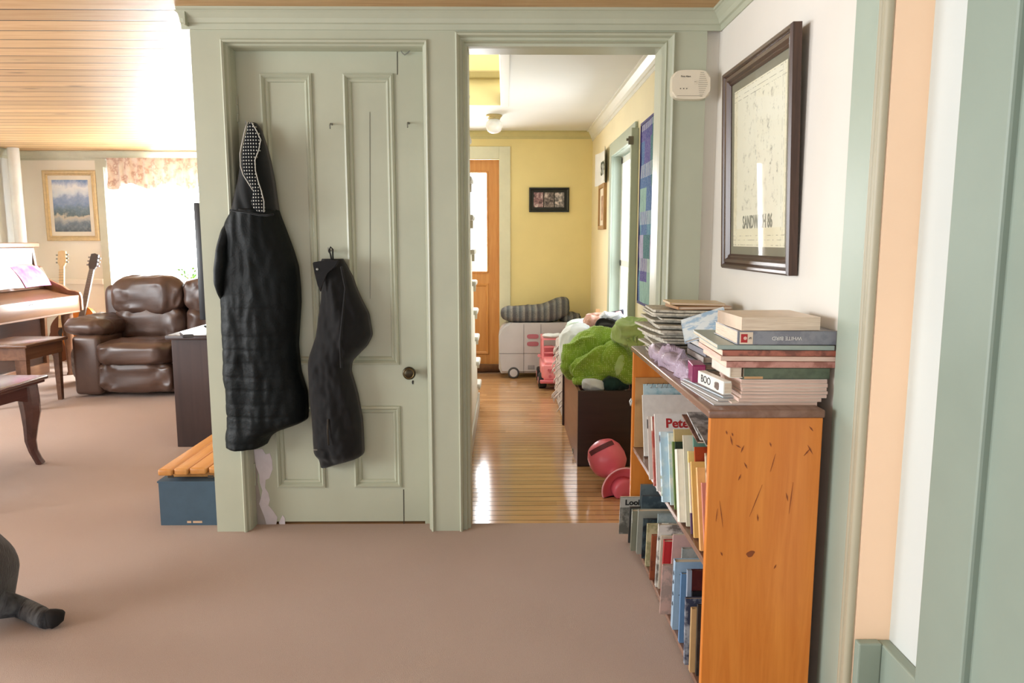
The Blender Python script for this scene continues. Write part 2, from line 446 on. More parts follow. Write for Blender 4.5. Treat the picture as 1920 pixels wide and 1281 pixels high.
# narrow sage shutter board standing proud of the wall beside the window
b = BM(); xa = at(1180, 400, 'y', 1.58).x; box(b, xa, XH, 1.56, 1.60, .1, at(1187, 240, 'y', 1.58).z, .004)
t = thing('wall_board', 'narrow upright sage board on the hallway wall between window and quilt', 'board', (xa, 1.58, .1))
obj('board', b, SAGE2, t)
b = BM(); zz = at(1185, 262, 'y', 1.56).z; box(b, xa-.02, xa+.012, 1.545, 1.565, zz-.03, zz+.02, .004); lathe(b, [(0, -.01), (.008, -.01), (.008, .01), (0, .01)], (xa-.022, 1.555, zz), 'x', 10); obj('latch', b, paint('pewter_metal', (120,118,108), .4, metal=.7), t)

# staircase climbing towards the viewer along the hallway's left side
XS = -.205
st = thing('staircase', 'white open-string staircase climbing along the left hallway wall', 'staircase', (XS, 2.6, 0))
STW = paint('stair_white_paint', (200,196,182), .45, .04)
TRD = paint('stair_tread_paint', (200,192,172), .45, .05)
n = 11; RUN, RISE, Y1 = .185, .2, 2.50
pts = [(Y1, 0)]
for i in range(n):
    pts += [(Y1-i*RUN, (i+1)*RISE-.03), (Y1-(i+1)*RUN, (i+1)*RISE-.03)]
pts += [(.13, n*RISE-.03), (.13, 0)]
b = BM(); prism(b, pts, lambda a, bb, d: Vector((d, a, bb)), XS-.03, XS); obj('string_panel', b, paint('stair_wall_cream', (224,218,196), .5), st)
for i in range(n):
    b = BM(); yn = Y1-i*RUN
    box(b, -1.155, XS+.026, yn-RUN-.01, yn+.028, (i+1)*RISE-.03, (i+1)*RISE, .01, 3)
    obj('tread', b, STW, st, smooth=True)
    b = BM(); box(b, -1.155, XS-.03, yn-.02, yn, i*RISE, (i+1)*RISE-.03); obj('riser', b, STW, st)
    b = BM(); prism(b, [(yn+.012, (i+1)*RISE-.03), (yn+.012, (i+1)*RISE-.05), (yn-.02, (i+1)*RISE-.075), (yn-.03, (i+1)*RISE-.03)], lambda a, bb, d: Vector((d, a, bb)), XS, XS+.016); obj('scroll_bracket', b, TRD, st)
b = BM(); box(b, XS, XS+.012, .13, Y1, 0, .10, .003); struct('baseboard_hallway', b, STW)

# ------------------------------------------------------------------ living room shell
YL, XLW = 4.73, -4.98
LW = (at(203, 400, 'y', YL).x, -2.5, .55, 2.02)
b = BM(); box(b, XLW-.2, LW[0], YL, YL+.14, 0, 2.2); box(b, LW[1], -1.1, YL, YL+.14, 0, 2.2)
box(b, LW[0], LW[1], YL, YL+.14, 0, LW[2]); box(b, LW[0], LW[1], YL, YL+.14, LW[3], 2.2)
struct('wall_living_back', b, CREAMWALL)
b = BM(); box(b, XLW-.14, XLW, 1.7, YL, 0, 2.2); struct('wall_left', b, paint('pale_blue_white_paint', (226,230,228), .7, .03))
b = BM(); crown(b, (XLW, YL, 0), (-1.1, YL, 0), (0,-1,0), .07, .05); crown(b, (XLW, 1.7, 0), (XLW, YL, 0), (1,0,0), .07, .05)
struct('trim_13', b, paint('pale_sage_trim_paint', (204,206,186), .5))
b = BM(); ring(b, LW[0]-.09, LW[1]+.09, LW[2]-.09, LW[3]+.06, [(0, YL), (0, YL-.02), (.08, YL-.02), (.089, YL+.02), (.089, YL+.06)], mpA)
struct('trim_14', b, paint('pale_sage_trim_paint', (204,206,186), .5))
b = BM(); box(b, XLW, -1.1, YL-.012, YL, 0, .14, .004); struct('baseboard_back', b, WHITEPAINT)
b = BM(); box(b, XLW, LW[0]-.09, YL-.03, YL, .80, .86, .008); struct('trim_15', b, CREAMWALL)
win = BM(); xa, xb, z0, z1 = LW; xm = (xa+xb)/2
for a, c2 in ((xa, xa+.05), (xb-.05, xb), (xm-.03, xm+.03)): box(win, a, c2, YL+.05, YL+.09, z0, z1, .004)
for z in (z0, (z0+z1)/2-.02, z1-.05): box(win, xa, xb, YL+.05, YL+.09, z, z+.05, .004)
wo = struct('window_2', win, WF); wo['label'] = 'bright white window behind the sheer curtain in the living room'; wo['category'] = 'window'
b = BM(); box(b, xa, xb, YL+.068, YL+.072, z0, z1); obj('pane', b, GLASS, wo)

# ------------------------------------------------------------------ closet door
YD = .084
dx0, dx1, dz1 = at(441, 500, 'y', YD).x, at(798, 500, 'y', YD).x, at(620, 83, 'y', YD).z
dx0 = D0[0]+.026; dx1 = D0[1]-.026; dz1 = D0[2]-.026
pn = [(at(490, 140, 'y', YD), at(594, 682, 'y', YD)), (at(643, 140, 'y', YD), at(742, 682, 'y', YD)), (at(515, 764, 'y', YD), at(616, 912, 'y', YD)), (at(664, 764, 'y', YD), at(756, 914, 'y', YD))]
xsplit = sorted([(pn[0][0].x+pn[2][0].x)/2]); 
PX = [(-1.004, -.762), (-.652, -.427)]; 
PX = [((pn[0][0].x+pn[2][0].x)/2, (pn[0][1].x+pn[2][1].x)/2), ((pn[1][0].x+pn[3][0].x)/2, (pn[1][1].x+pn[3][1].x)/2)]
PZ = [(pn[0][1].z, pn[0][0].z), (pn[2][1].z, pn[2][0].z)]
DOORP = paint('door_sage_paint', (186,190,168), .36, .06, 2.5, .08, 50)
b = BM(); zb0 = .012
box(b, dx0, PX[0][0], YD, YD+.035, zb0, dz1); box(b, PX[1][1], dx1, YD, YD+.035, zb0, dz1)
box(b, PX[0][1], PX[1][0], YD, YD+.035, zb0, dz1)
for (a, c2) in PX:
    box(b, a, c2, YD, YD+.035, zb0, PZ[1][0]); box(b, a, c2, YD, YD+.035, PZ[1][1], PZ[0][0]); box(b, a, c2, YD, YD+.035, PZ[0][1], dz1)
door2 = struct('door_2', b, DOORP); door2['label'] = 'old sage green four panel closet door with flaking paint'; door2['category'] = 'door'
for (a, c2) in PX:
    for (z0, z1) in PZ:
        b = BM(); box(b, a-.004, c2+.004, YD+.012, YD+.03, z0-.004, z1+.004); p = obj('panel', b, DOORP, door2)
        b = BM(); ring(b, a-.006, c2+.006, z0-.006, z1+.006, [(0, YD+.002), (.002, YD-.008), (.010, YD-.012), (.016, YD-.004), (.020, YD+.004), (.026, YD+.001), (.032, YD+.005), (.036, YD+.0125)], mpA)
        obj('panel_moulding', b, DOORP, p)
# worn patches and cracks of the old paint
def patch(name, px, m, y, parent):
    bb = BM(); pts = [at(u, v, 'y', y) for u, v in px]
    prism(bb, [(p.x, p.z) for p in pts], mpA, y-.0006, y+.001); return obj(name, bb, m, parent)
CHIP = paint('bare_chipped_primer', (216,208,212), .7, .06, 20)
WORN = paint('worn_grey_lilac_paint', (164,154,146), .6, .08, 14)
patch('worn_paint', [(474,845),(486,848),(484,880),(483,905),(488,930),(493,955),(500,975),(514,992),(484,992),(478,920)], WORN, YD-.0004, door2)
patch('chipped_paint', [(476,843),(492,842),(498,852),(506,850),(510,862),(511,880),(505,897),(498,900),(497,915),(503,925),(506,938),(503,948),(512,958),(520,970),(518,985),(508,991),(500,985),(496,970),(490,955),(486,945),(489,935),(492,920),(487,905),(486,890),(480,875)], CHIP, YD-.0012, door2)
patch('chipped_paint', [(530,966),(534,972),(535,990),(526,991),(523,980)], CHIP, YD-.0012, door2)
DARK = paint('dark_crack', (52,46,38), .8)
for px in ([(744,86),(745.2,86),(745.6,140),(744.4,140)], [(756,918),(757.4,918),(758.2,992),(756.8,992)], [(693,210),(693.3,210),(694.2,560),(693.9,560)], [(528.6,972),(529.4,972),(529.8,991),(529,991)]):
    patch('crack', px, DARK, YD-.0008 if px[0][0] != 693 else YD+.0105, door2)
# knob with rosette, keyhole, hinges, screw hooks and the hook latch
BRZ = paint('aged_bronze', (74,66,50), .38, .2, 30, .1, 200, metal=.85)
kp = at(770, 696, 'y', YD); 
b = BM(); lathe(b, [(0, 0), (.013, 0), (.011, -.012), (.009, -.028), (.014, -.034), (.026, -.042), (.0285, -.052), (.026, -.060), (.016, -.066), (.006, -.068), (0, -.068)], (kp.x, YD, kp.z), 'y', 28)
k = obj('door_knob', b, BRZ, door2, smooth=True, label='dark bronze ornamented door knob')
b = BM(); lathe(b, [(.019, -.0645), (.021, -.066), (.023, -.0640)], (kp.x, YD, kp.z), 'y', 28); obj('rim', b, paint('bronze_highlight', (128,110,76), .35, metal=.9), k)
kp = at(774, 717, 'y', YD); b = BM(); prism(b, [(kp.x+.004*math.cos(a)*(1 if math.sin(a) > 0 else .8), kp.z+.009*math.sin(a)) for a in [2*PI*i/14 for i in range(14)]], mpA, YD-.002, YD+.001)
obj('keyhole', b, paint('keyhole_black', (18,16,14), .6), door2)
HNG = paint('painted_hinge', (168,170,150), .45)
for v in (205, 890):
    p = at(440 if v < 500 else 478, v, 'y', YD-.006)
    b = BM()
    for k in range(3): lathe(b, [(0, 0), (.0065, 0), (.0065, .033), (0, .033)], (dx0-.004, YD-.006, p.z-.05+k*.034), 'z', 10)
    obj('hinge', b, HNG, door2, smooth=True)
STEEL = paint('old_steel', (150,150,142), .35, .15, 40, metal=.8)
for (u, v) in ((622, 233), (766, 231), (619, 470), (466, 236)):
    p = at(u, v, 'y', YD); b = BM()
    tube(b, [p+Vector(q) for q in ((0,0,0), (0,-.022,0), (0,-.030,-.004), (0,-.034,-.011), (0,-.032,-.018), (-.001,-.027,-.021))] if v != 470 and v != 236 else [p+Vector(q) for q in ((0,0,.0), (0,-.022,0), (.002,-.034,-.006), (.002,-.040,.002), (.002,-.040,.014))], .0026, 8)
    lathe(b, [(0, 0), (.0055, 0), (.0045, -.004), (0, -.004)], (p.x, p.y, p.z), 'y', 10)
    obj('coat_hook', b, STEEL, door2, smooth=True)
p = at(778, 87, 'y', YD); b = BM()
lathe(b, [(0, 0), (.007, 0), (.005, -.010), (0, -.011)], (p.x, YD, p.z), 'y', 12)
pts = [at(u, v, 'y', YD-.011) for u, v in ((790, 86), (783, 88), (778, 88), (771, 92), (765, 99), (759, 103), (755, 100), (752, 96))]
tube(b, pts, .0022, 8); obj('hook_latch', b, STEEL, door2, smooth=True)
q = at(802, 86, 'y', .0); b = BM(); tube(b, [(q.x-.006, YD-.01, q.z), (q.x+.004, YD-.012, q.z), (q.x+.012, YD-.012, q.z)], .0025, 8); obj('latch_eye', b, STEEL, door2, smooth=True)
# ================================================================== COATS ON THE DOOR
YB_ = .072
def rows_px(tab, y, th):
    R = []
    for v, ul, ur, *k in tab:
        a, c = at(ul, v, 'y', y), at(ur, v, 'y', y)
        R.append([a.z, a.x, c.x, k[0] if k else th])
    return R
PUFF = G('black_puffer_nylon', .58, 0, .2); PUFF.col(PUFF.ramp(PUFF.noise(9, 4), [(.3, (17,23,24)), (.7, (9,13,14))])); PUFF.bump(PUFF.noise(45, 4, dist=.5), .35, .008); PUFF = PUFF.m
KNITB = fabric('black_jersey', (27,31,32), (18,21,22), 10, .3, 300)
def stitch(x, z, s, t):     # horizontal quilting seams plus long vertical drapes
    q = abs(((z*17.5) % 1)-.5)*2
    lower = min(1, max(0, (t-.28)*4))
    return -.0045*(1-q**6)*lower + .004*lower - .018*noise.noise(Vector((x*16, z*1.6, 3))) - .008*noise.noise(Vector((x*40, z*14, 9)))
coat = thing('puffer_coat', 'long black quilted coat with a hood hanging on the closet door', 'coat', at(480, 600, 'y', .0))
tab = [(392,427,514),(410,416,520),(430,408,528),(470,402,543),(500,400,552),(540,399,556),(570,400,557),(600,402,555),(650,404,552),(700,405,557),(740,407,569),(775,409,571),(795,410,570),(803,411,550),(812,412,520),(824,413,500),(840,416,492)]
b = BM(); inflate(b, [r if i else r for i, r in enumerate(rows_px(tab, .0, .125))], YB_, 130, 44, stitch)
obj('body', b, PUFF, coat, smooth='all')
# sleeve hanging along the left edge
tab = [(400,424,446,.05),(430,406,438,.08),(470,398,430,.10),(505,395,428,.11),(530,396,424,.11),(552,402,420,.09),(566,404,416,.05)]
b = BM(); inflate(b, rows_px(tab, -.03, .1), YB_-.02, 60, 20, lambda x, z, s, t: -.010*noise.noise(Vector((x*20, z*13, 1))))
obj('sleeve', b, PUFF, coat, smooth='all')
tab = [(226,461,471,.03),(240,456,481,.05),(270,448,491,.08),(300,444,499,.10),(340,437,507,.11),(370,430,511,.12),(396,424,515,.125)]
b = BM(); inflate(b, rows_px(tab, .0, .1), YB_, 70, 30, lambda x, z, s, t: -.012*noise.noise(Vector((x*34+z*9, z*3, 5))))
hood = obj('hood', b, KNITB, coat, smooth='all')
g = G('dotted_knit_lining', .95, 0, .2)
d = g.vor(95, g.map((1, .01, .8), (0, .0, 0)), rnd=.0)
g.col(g.mix(g.ramp(d, [(.17, (255,255,255)), (.27, (0,0,0))]), (22,25,28), (206,206,198))).bump(d, .4, .003)
LINING = g.m
tab = [(229,464,472,.014),(240,461,481,.014),(262,455,489,.014),(280,452,487,.014),(300,451,478,.014),(320,453,477,.014),(340,464,483,.014),(357,473,489,.014),(378,468,493,.014),(392,472,495,.014),(399,486,495,.01)]
b = BM(); inflate(b, rows_px(tab, -.062, .016), -.046, 70, 14, None)
for v in b.verts:                      # keep the lining on the hood's rounded front
    pass
li = obj('hood_lining', b, LINING, coat, smooth='all', label='black knit lining with white dots')
b = BM()
for U in ([(464,229),(459,245),(454,268),(450,288),(451,312),(456,328),(466,344),(474,357)], [(472,230),(481,245),(489,262),(485,282),(478,300),(479,320),(484,340),(490,358),(495,378),(495,398)]):
    tube(b, [at(u, v, 'y', -.064) for u, v in U], .0024, 6)
obj('lining_edge', b, paint('white_knit_edge', (186,186,178), .9), li, smooth='all')
seam = [at(u, v, 'y', -.058) for u, v in ((431,394),(440,395),(455,397),(470,400),(485,403),(500,404),(513,402))]
b = BM(); tube(b, seam, .004, 6); obj('collar_seam', b, KNITB, coat, smooth='all')

jk = thing('black_jacket', 'smaller plain black jacket hung by its loop in the middle of the closet door', 'jacket', at(625, 680, 'y', .0))
SOFT = fabric('black_softshell', (24,25,26), (15,15,17), 12, .25, 420, .75, .15)
tab = [(486,596,637,.05),(500,591,645,.07),(520,594,656,.085),(543,596,664,.095),(565,595,674,.10),(590,591,687,.105),(632,585,694,.11),(652,579,684,.115),(668,574,668,.115),(682,571,655,.115),(700,571,653,.115),(720,572,659,.115),(745,573,666,.115),(793,578,675,.115),(830,580,677,.11),(857,581,678,.10),(866,590,672,.08),(874,592,640,.06),(882,594,612,.04)]
b = BM(); inflate(b, rows_px(tab, .0, .1), YB_, 130, 40, lambda x, z, s, t: -.014*noise.noise(Vector((x*22+z*5, z*4, 2)))-.006*noise.noise(Vector((x*50, z*26, 4))))
obj('body', b, SOFT, jk, smooth='all')
b = BM(); pts = [(586,492),(604,489),(636,488),(630,500),(612,512),(606,530),(601,548),(596,536),(590,512)]
pw = [at(u, v, 'y', -.03) for u, v in pts]; prism(b, [(p.x, p.z) for p in pw], mpA, -.034, -.02); bmesh.ops.bevel(b, geom=b.edges[:], offset=.003, segments=2, affect='EDGES')
cf = obj('collar', b, SOFT, jk, smooth=True)
p = at(595, 505, 'y', -.034); b = BM(); lathe(b, [(0, 0), (.006, 0), (.005, -.003), (0, -.004)], p, 'y', 14); obj('snap', b, STEEL, cf, smooth=True)
b = BM(); tube(b, [at(u, v, 'y', yy) for u, v, yy in ((622,490,-.01),(620,478,.03),(617,470,.046),(620,463,.046),(624,468,.046),(624,480,.03),(625,490,-.01))], .0035, 8); obj('hanging_loop', b, SOFT, jk, smooth='all')
b = BM(); tube(b, [at(u, v, 'y', yy) for u, v, yy in ((615,786,-.05),(614,810,-.052),(616,835,-.05))], .004, 6); obj('pocket_zip', b, DARK, jk, smooth='all')
b = BM(); q = at(592, 843, 'y', -.03); box(b, q.x-.008, q.x+.008, -.038, -.032, q.z-.003, q.z+.003, .001); obj('hem_tab', b, STEEL, jk)
b = BM(); tube(b, [at(u, v, 'y', yy) for u, v, yy in ((640,500,-.02),(648,540,-.036),(643,590,-.05),(638,640,-.055),(640,690,-.055))], .006, 6); obj('sleeve_seam', b, SOFT, jk, smooth='all')

# ================================================================== ALARM AND FRAMED PRINT
co = thing('gas_alarm', 'ivory plastic gas alarm on the sage post right of the doorway', 'alarm', at(1296, 160, 'y', -.0))
IV = paint('ivory_plastic', (232,222,200), .4, .03)
A, B_ = at(1261, 131, 'y', -.045), at(1331, 186, 'y', -.045); cxm, czm = (A.x+B_.x)/2, (A.z+B_.z)/2; hw, hh = (B_.x-A.x)/2, (A.z-B_.z)/2
sh = []
for a in [2*PI*i/40 for i in range(40)]:
    sh.append((cxm+hw*sgp(math.cos(a), .55), czm+hh*sgp(math.sin(a), .42)))
b = BM(); prism(b, sh, mpA, -.046, -.002); bmesh.ops.bevel(b, geom=[e for e in b.edges if all(abs(v.co.y+.046) < 1e-4 for v in e.verts)], offset=.006, segments=3, affect='EDGES')
obj('case', b, IV, co, smooth=True)
b = BM()
for i in range(13):
    z = czm+hh*.82-i*hh*.135; w = hw*(.95-.28*abs(i-5.5)/6)
    box(b, cxm+hw*.36+abs(i-6)*.0012, cxm+w*.92, -.0475, -.045, z-.0008, z+.0008)
obj('vent_slot', b, paint('ivory_shadow_line', (176,166,146), .6), co)
b = BM(); box(b, cxm-hw*.72, cxm+hw*.6, -.0472, -.045, czm-hh*.79, czm-hh*.76); obj('battery_door_seam', b, paint('ivory_shadow_line', (176,166,146), .6), co)
b = BM(); lathe(b, [(0, 0), (.0085, 0), (.008, -.0015), (0, -.0015)], (cxm+hw*.2, -.046, czm+hh*.18), 'y', 20); bt = obj('test_button', b, IV, co, smooth=True)
BLK = paint('black_ink', (30,30,30), .6)
for k in range(3):
    b = BM(); lathe(b, [(0, 0), (.0021, 0), (.0021, -.001), (0, -.001)], (cxm-hw*.56+k*.0125, -.0462, czm-hh*.28), 'y', 10); obj('indicator', b, BLK, co)
text('First Alert', .0095, BLK, co, (cxm-hw*.30, -.0466, czm+hh*.55), (PI/2, 0, 0))
text('TEST', .0045, paint('ivory_shadow_line', (176,166,146), .6), co, (cxm+hw*.2, -.0478, czm+hh*.18), (PI/2, 0, 0))

# leaning framed print on the right wall: local a = along the wall, b = up
py0, py1, pz0, pz1 = -.905, -.226, 1.150, 1.868
lean = math.atan2(.022, pz1-pz0)
pic = thing('framed_print', 'large ink print in a dark brown moulded frame on the white wall', 'picture', (XW-.004, py0, pz0), (0, -lean, 0))
mpP = lambda a, bb, d: Vector((-d, a, bb))
W_, H_ = py1-py0, pz1-pz0
FRM = wood('dark_walnut_frame', (84,58,44), (60,40,31), 'z', 2, .26)
b = BM(); ring(b, 0, W_, 0, H_, [(0, .0), (0, .026), (.006, .032), (.014, .030), (.020, .022), (.024, .026), (.034, .024), (.042, .016), (.048, .018), (.054, .012), (.054, .004)], mpP)
obj('frame', b, FRM, pic, False)
g = G('ink_print_paper', .6)
v = g.co(); s = g.sep(); 
yb, zb2 = s[1], s[2]
inx = g.math('MULTIPLY', g.math('GREATER_THAN', yb, .15), g.math('LESS_THAN', yb, .50)); inz = g.math('MULTIPLY', g.math('GREATER_THAN', zb2, .21), g.math('LESS_THAN', zb2, .60))
ink = g.ramp(g.noise(26, 8, v, .75), [(.53, (0,0,0)), (.62, (255,255,255))])
fine = g.ramp(g.noise(90, 4, v, .7), [(.45, (0,0,0)), (.6, (255,255,255))])
msk = g.math('MULTIPLY', g.math('MULTIPLY', inx, inz), g.math('MULTIPLY', ink, g.math('MULTIPLY_ADD', fine, .6, .25)))
paper = g.mix(g.ramp(g.noise(3, 3), [(.4, (0,0,0)), (.65, (255,255,255))]), (222,217,192), (212,205,176))
inner = g.math('MULTIPLY', g.math('MULTIPLY', g.math('GREATER_THAN', yb, .10), g.math('LESS_THAN', yb, .56)), g.math('MULTIPLY', g.math('GREATER_THAN', zb2, .145), g.math('LESS_THAN', zb2, .63)))
ln = 0
for e in (.088, .105, .120):
    for axv, lo, hi in ((yb, e, W_-e), (zb2, e, H_-e)):
        for q in (lo, hi):
            t_ = g.math('LESS_THAN', g.math('ABSOLUTE', g.math('SUBTRACT', axv, q)), .0011)
            ln = t_ if ln == 0 else g.math('MAXIMUM', ln, t_)
dash = g.ramp(g.noise(60, 2), [(.45, (255,255,255)), (.55, (0,0,0))])
c = g.mix(g.math('MULTIPLY', msk, .75), g.mix(g.math('MULTIPLY', inner, .5), paper, (220,220,206)), (70,70,62))
c = g.mix(g.math('MULTIPLY', g.math('MULTIPLY', ln, dash), .6), c, (96,92,80))
g.col(c)
b = BM(); box(b, -.008, -.005, .05, W_-.05, .05, H_-.05); obj('print', b, g.m, pic, False)
MATB = paint('olive_grey_mat', (128,124,104), .8)
b = BM(); ring(b, .05, W_-.05, .05, H_-.05, [(0, .0085), (.032, .0085), (.032, .0078)], mpP); obj('mat', b, MATB, pic, False)
text('SANDWICH 86', .062, paint('grey_ink', (134,134,120), .7), pic, (-.0085, W_/2, .165), (PI/2, 0, -PI/2), 'print_lettering', sx=.72, bold=.0012, world=False)
g = G('picture_glass', .04); tr = g.n('ShaderNodeBsdfTransparent'); gl = g.n('ShaderNodeBsdfGlossy'); gl.inputs['Roughness'].default_value = .03
fr = g.n('ShaderNodeFresnel'); fr.inputs[0].default_value = 1.09; mx = g.n('ShaderNodeMixShader'); g.l(fr.outputs[0], mx.inputs[0]); g.l(tr.outputs[0], mx.inputs[1]); g.l(gl.outputs[0], mx.inputs[2]); g.l(mx.outputs[0], g.out.inputs[0])
PGLASS = g.m
b = BM(); quad(b, *[mpP(a, bb, .0115) for a, bb in ((.045, .045), (W_-.045, .045), (W_-.045, H_-.045), (.045, H_-.045))]); obj('glass', b, PGLASS, pic, False)

# ================================================================== BOOKCASE
BX0, BX1, BY0, BY1, BH = .521, .822, -1.245, -.070, .823
ORNG = wood('orange_varnished_pine', (226,144,62), (208,122,46), 'z', 1, .32, 5)
bk = thing('bookcase', 'low orange pine bookcase against the white wall by the doorway', 'bookcase', ((BX0+BX1)/2, (BY0+BY1)/2, 0))
TOPW = wood('worn_brown_shelf_top', (142,110,94), (122,90,74), 'y', 1, .24)
b = BM(); box(b, BX0+.006, BX1-.004, BY0+.004, BY0+.024, 0, BH-.022, .002); s1 = obj('side_panel', b, ORNG, bk)
b = BM()                               # knot, dents and scratches of the near side
def mark(pts): prism(b, pts, lambda a, bb, d: Vector((a, d, bb)), BY0+.0032, BY0+.005)
kk = at(1408, 1040, 'y', BY0); mark([(kk.x+.0105*math.cos(a)*(1+.2*math.sin(3*a)), kk.z+.0085*math.sin(a)+.003*math.cos(a)) for a in [2*PI*i/18 for i in range(18)]])
rs = random.Random(4)
b_knot = b; obj('wood_knot', b, paint('dark_knot', (138,70,26), .5), s1); b = BM()
for u, v, du, dv in ((1370,818,4,18),(1373,812,2,7),(1396,868,6,12),(1444,830,3,9),(1455,852,-10,34),(1515,835,10,18),(1520,842,-12,14),(1518,800,8,10),(1430,910,-24,60),(1350,940,6,50),(1390,850,6,-14),(1488,905,-8,60),(1475,925,3,16),(1346,955,-3,24),(1421,965,1,14),(1390,890,-5,12),(1380,835,10,6),(1362,808,2,8),(1456,1060,-4,8),(1352,1036,3,8)):
    p, q = at(u, v, 'y', BY0), at(u+du, v+dv, 'y', BY0); n_ = Vector((-(q.z-p.z), q.x-p.x)).normalized()*(.0016 if abs(dv) < 22 else .0008)
    mark([(p.x, p.z), ((p.x+q.x)/2+n_.x*1.5, (p.z+q.z)/2+n_.y*1.5), (q.x, q.z), ((p.x+q.x)/2-n_.x, (p.z+q.z)/2-n_.y)])
obj('scratches', b, paint('dark_knot', (138,70,26), .5), s1)['kind'] = 'stuff'
b = BM(); box(b, BX0+.006, BX1-.004, BY1-.022, BY1, 0, BH-.022, .002); obj('side_panel', b, ORNG, bk)
b = BM(); box(b, BX0, BX1, BY0, BY1+.006, BH-.022, BH, .005, 3); obj('top', b, TOPW, bk, smooth=True)
SHZ = .402
b = BM(); box(b, BX0+.012, BX1-.012, BY0+.024, BY1-.022, SHZ-.018, SHZ, .002); obj('shelf', b, TOPW, bk)
b = BM(); box(b, BX0+.012, BX1-.012, BY0+.024, BY1-.022, .012, .03, .002); obj('shelf', b, TOPW, bk)
b = BM(); box(b, BX1-.012, BX1-.006, BY0+.024, BY1-.022, .012, BH-.022); obj('back_panel', b, wood('back_board_wood', (150,98,58), (134,84,48), 'y', 1, .5), bk)
p = at(1187, 752, 'x', BX0+.004); b = BM(); tube(b, [(BX0-.004, p.y+.002, p.z-.02), (BX0-.010, p.y-.004, p.z), (BX0-.006, p.y-.010, p.z+.012), (BX0-.002, p.y-.004, p.z+.002), (BX0-.004, p.y-.002, p.z-.014)], .003, 8); obj('white_clip', b, WHITEPAINT, bk, smooth='all')

# ------------------------------------------------------------------ books: local x = thickness, y = depth from the spine (y=0), z = height
def bookmat(c, c2=None, glossy=.35):
    key = 'cover_%d_%d_%d' % tuple(int(x) for x in c)
    if c2: key += '_%d_%d_%d' % tuple(int(x) for x in c2)
    if key in _mc: return _mc[key]
    g = G(key, glossy)
    if c2: g.col(g.ramp(g.noise(22, 4, g.map(loc=(c[0], c[1], c2[2])), .6), [(.46, c), (.58, c2)]))
    else: g.col(g.ramp(g.noise(30, 3), [(.3, c), (.8, tuple(x*.93 for x in c))]))
    _mc[key] = g.m; return g.m
g = G('page_block', .85, 0, .2); g.col(g.ramp(g.noise(5, 3, g.map((160, 3, 3))), [(.35, (232,220,196)), (.7, (205,190,164))])); PAGES = g.m
g = G('page_block_flat', .85, 0, .2); g.col(g.ramp(g.noise(5, 3, g.map((3, 3, 220))), [(.3, (240,226,206)), (.7, (205,182,160))])); PAGESF = g.m
def book(label, t, d, h, cov, loc, rot=(0,0,0), hard=True, group='books in the bookcase', back=None, pages=PAGES, name='book'):
    o = thing(name, label, 'book', loc, rot, group)
    ov = .003 if hard else .0; ct = .0022 if hard else .0007
    ct = min(ct, t*.22)
    b = BM()
    box(b, 0, t, 0, ct*1.3, 0, h, min(ct*.6, .0012), 2); box(b, 0, ct, 0, d, 0, h); box(b, t-ct, t, 0, d, 0, h)
    c = obj('cover', b, cov if isinstance(cov, list) else [cov], o, False)
    b = BM(); box(b, ct, t-ct, ct*1.3, d-ov, ov, h-ov); obj('pages', b, pages, o, False)
    return o, c
UZ, LZ = SHZ, .03
bx = BX0+.014
# upper compartment, far end first: foot and head of each spine's outer edge (u, v), thickness, depth, colours, hard cover
UP = [
 ('thin tan board book against the far end of the upper shelf', 1201,838,1190,700, .012,.22, (196,150,98), 1),
 ('pale blue spiral bound album behind the white covers on the upper shelf', 1207,846,1198,717, .014,.20, ((196,222,228), (150,196,206)), 1),
 ('oversize white book standing tall at the far end of the upper shelf', 1207,856,1196,741, .018,.24, (232,232,226), 1),
 ('white paperback with a black corner label beside the tall white book', 1217,900,1210,780, .008,.20, (228,224,214), 0),
 ('dull red book with a white head on its spine on the upper shelf', 1225,912,1216,781, .016,.21, ((186,92,82), (204,140,124)), 1),
 ('white picture book with big red letters facing out on the upper shelf', 1231,922,1222,776, .014,.25, (236,232,226), 1),
 ('light blue picture book with a cat sketch on its spine', 1240,942,1228,810, .026,.23, ((176,206,222), (206,224,230)), 1),
 ('pale aqua thin picture book with leaves near its foot', 1256,947,1241,812, .012,.22, ((190,216,218), (226,232,226)), 0),
 ('tan stub of a book with a cream edge behind the white spine', 1266,948,1254,803, .014,.18, (206,184,128), 1),
 ('moss green thin hardback leaning on the upper shelf', 1264,956,1245,829, .013,.21, (118,142,74), 1),
 ('dark green picture book behind the thick white spine', 1270,962,1254,829, .010,.23, ((36,58,40), (30,44,34)), 1),
 ('thick cream white book with a blank spine in the middle of the upper shelf', 1270,979,1260,842, .034,.22, (240,236,220), 1),
 ('cream picture book with a dark square on its cover on the upper shelf', 1284,984,1267,814, .010,.23, (232,226,204), 1),
 ('teal green paperback standing behind the rust red one', 1306,996,1290,814, .008,.19, ((112,158,144), (92,138,124)), 0),
 ('pale yellow book with a worn head on the upper shelf', 1290,991,1281,840, .012,.2, ((236,212,130), (240,226,170)), 0),
 ('cream pamphlet with a purple foot on the upper shelf', 1291,995,1280,862, .012,.2, ((236,226,200), (226,212,190)), 0),
 ('rust red paperback behind the orange yellow spines', 1308,1006,1293,838, .010,.18, ((176,72,36), (150,60,34)), 0),
 ('orange yellow thin book toward the near end of the upper shelf', 1300,1009,1290,865, .014,.21, (240,196,116), 1),
 ('peach orange book with a plain cover toward the near end of the upper shelf', 1311,1033,1300,876, .018,.22, (240,186,120), 1),
 ('small cream book with a framed brown picture by the near end', 1326,1034,1312,846, .012,.17, ((226,212,184), (150,112,80)), 1),
 ('salmon pink notebook nearest the end panel on the upper shelf', 1319,1041,1304,904, .010,.22, (226,150,134), 0),
]
made = {}
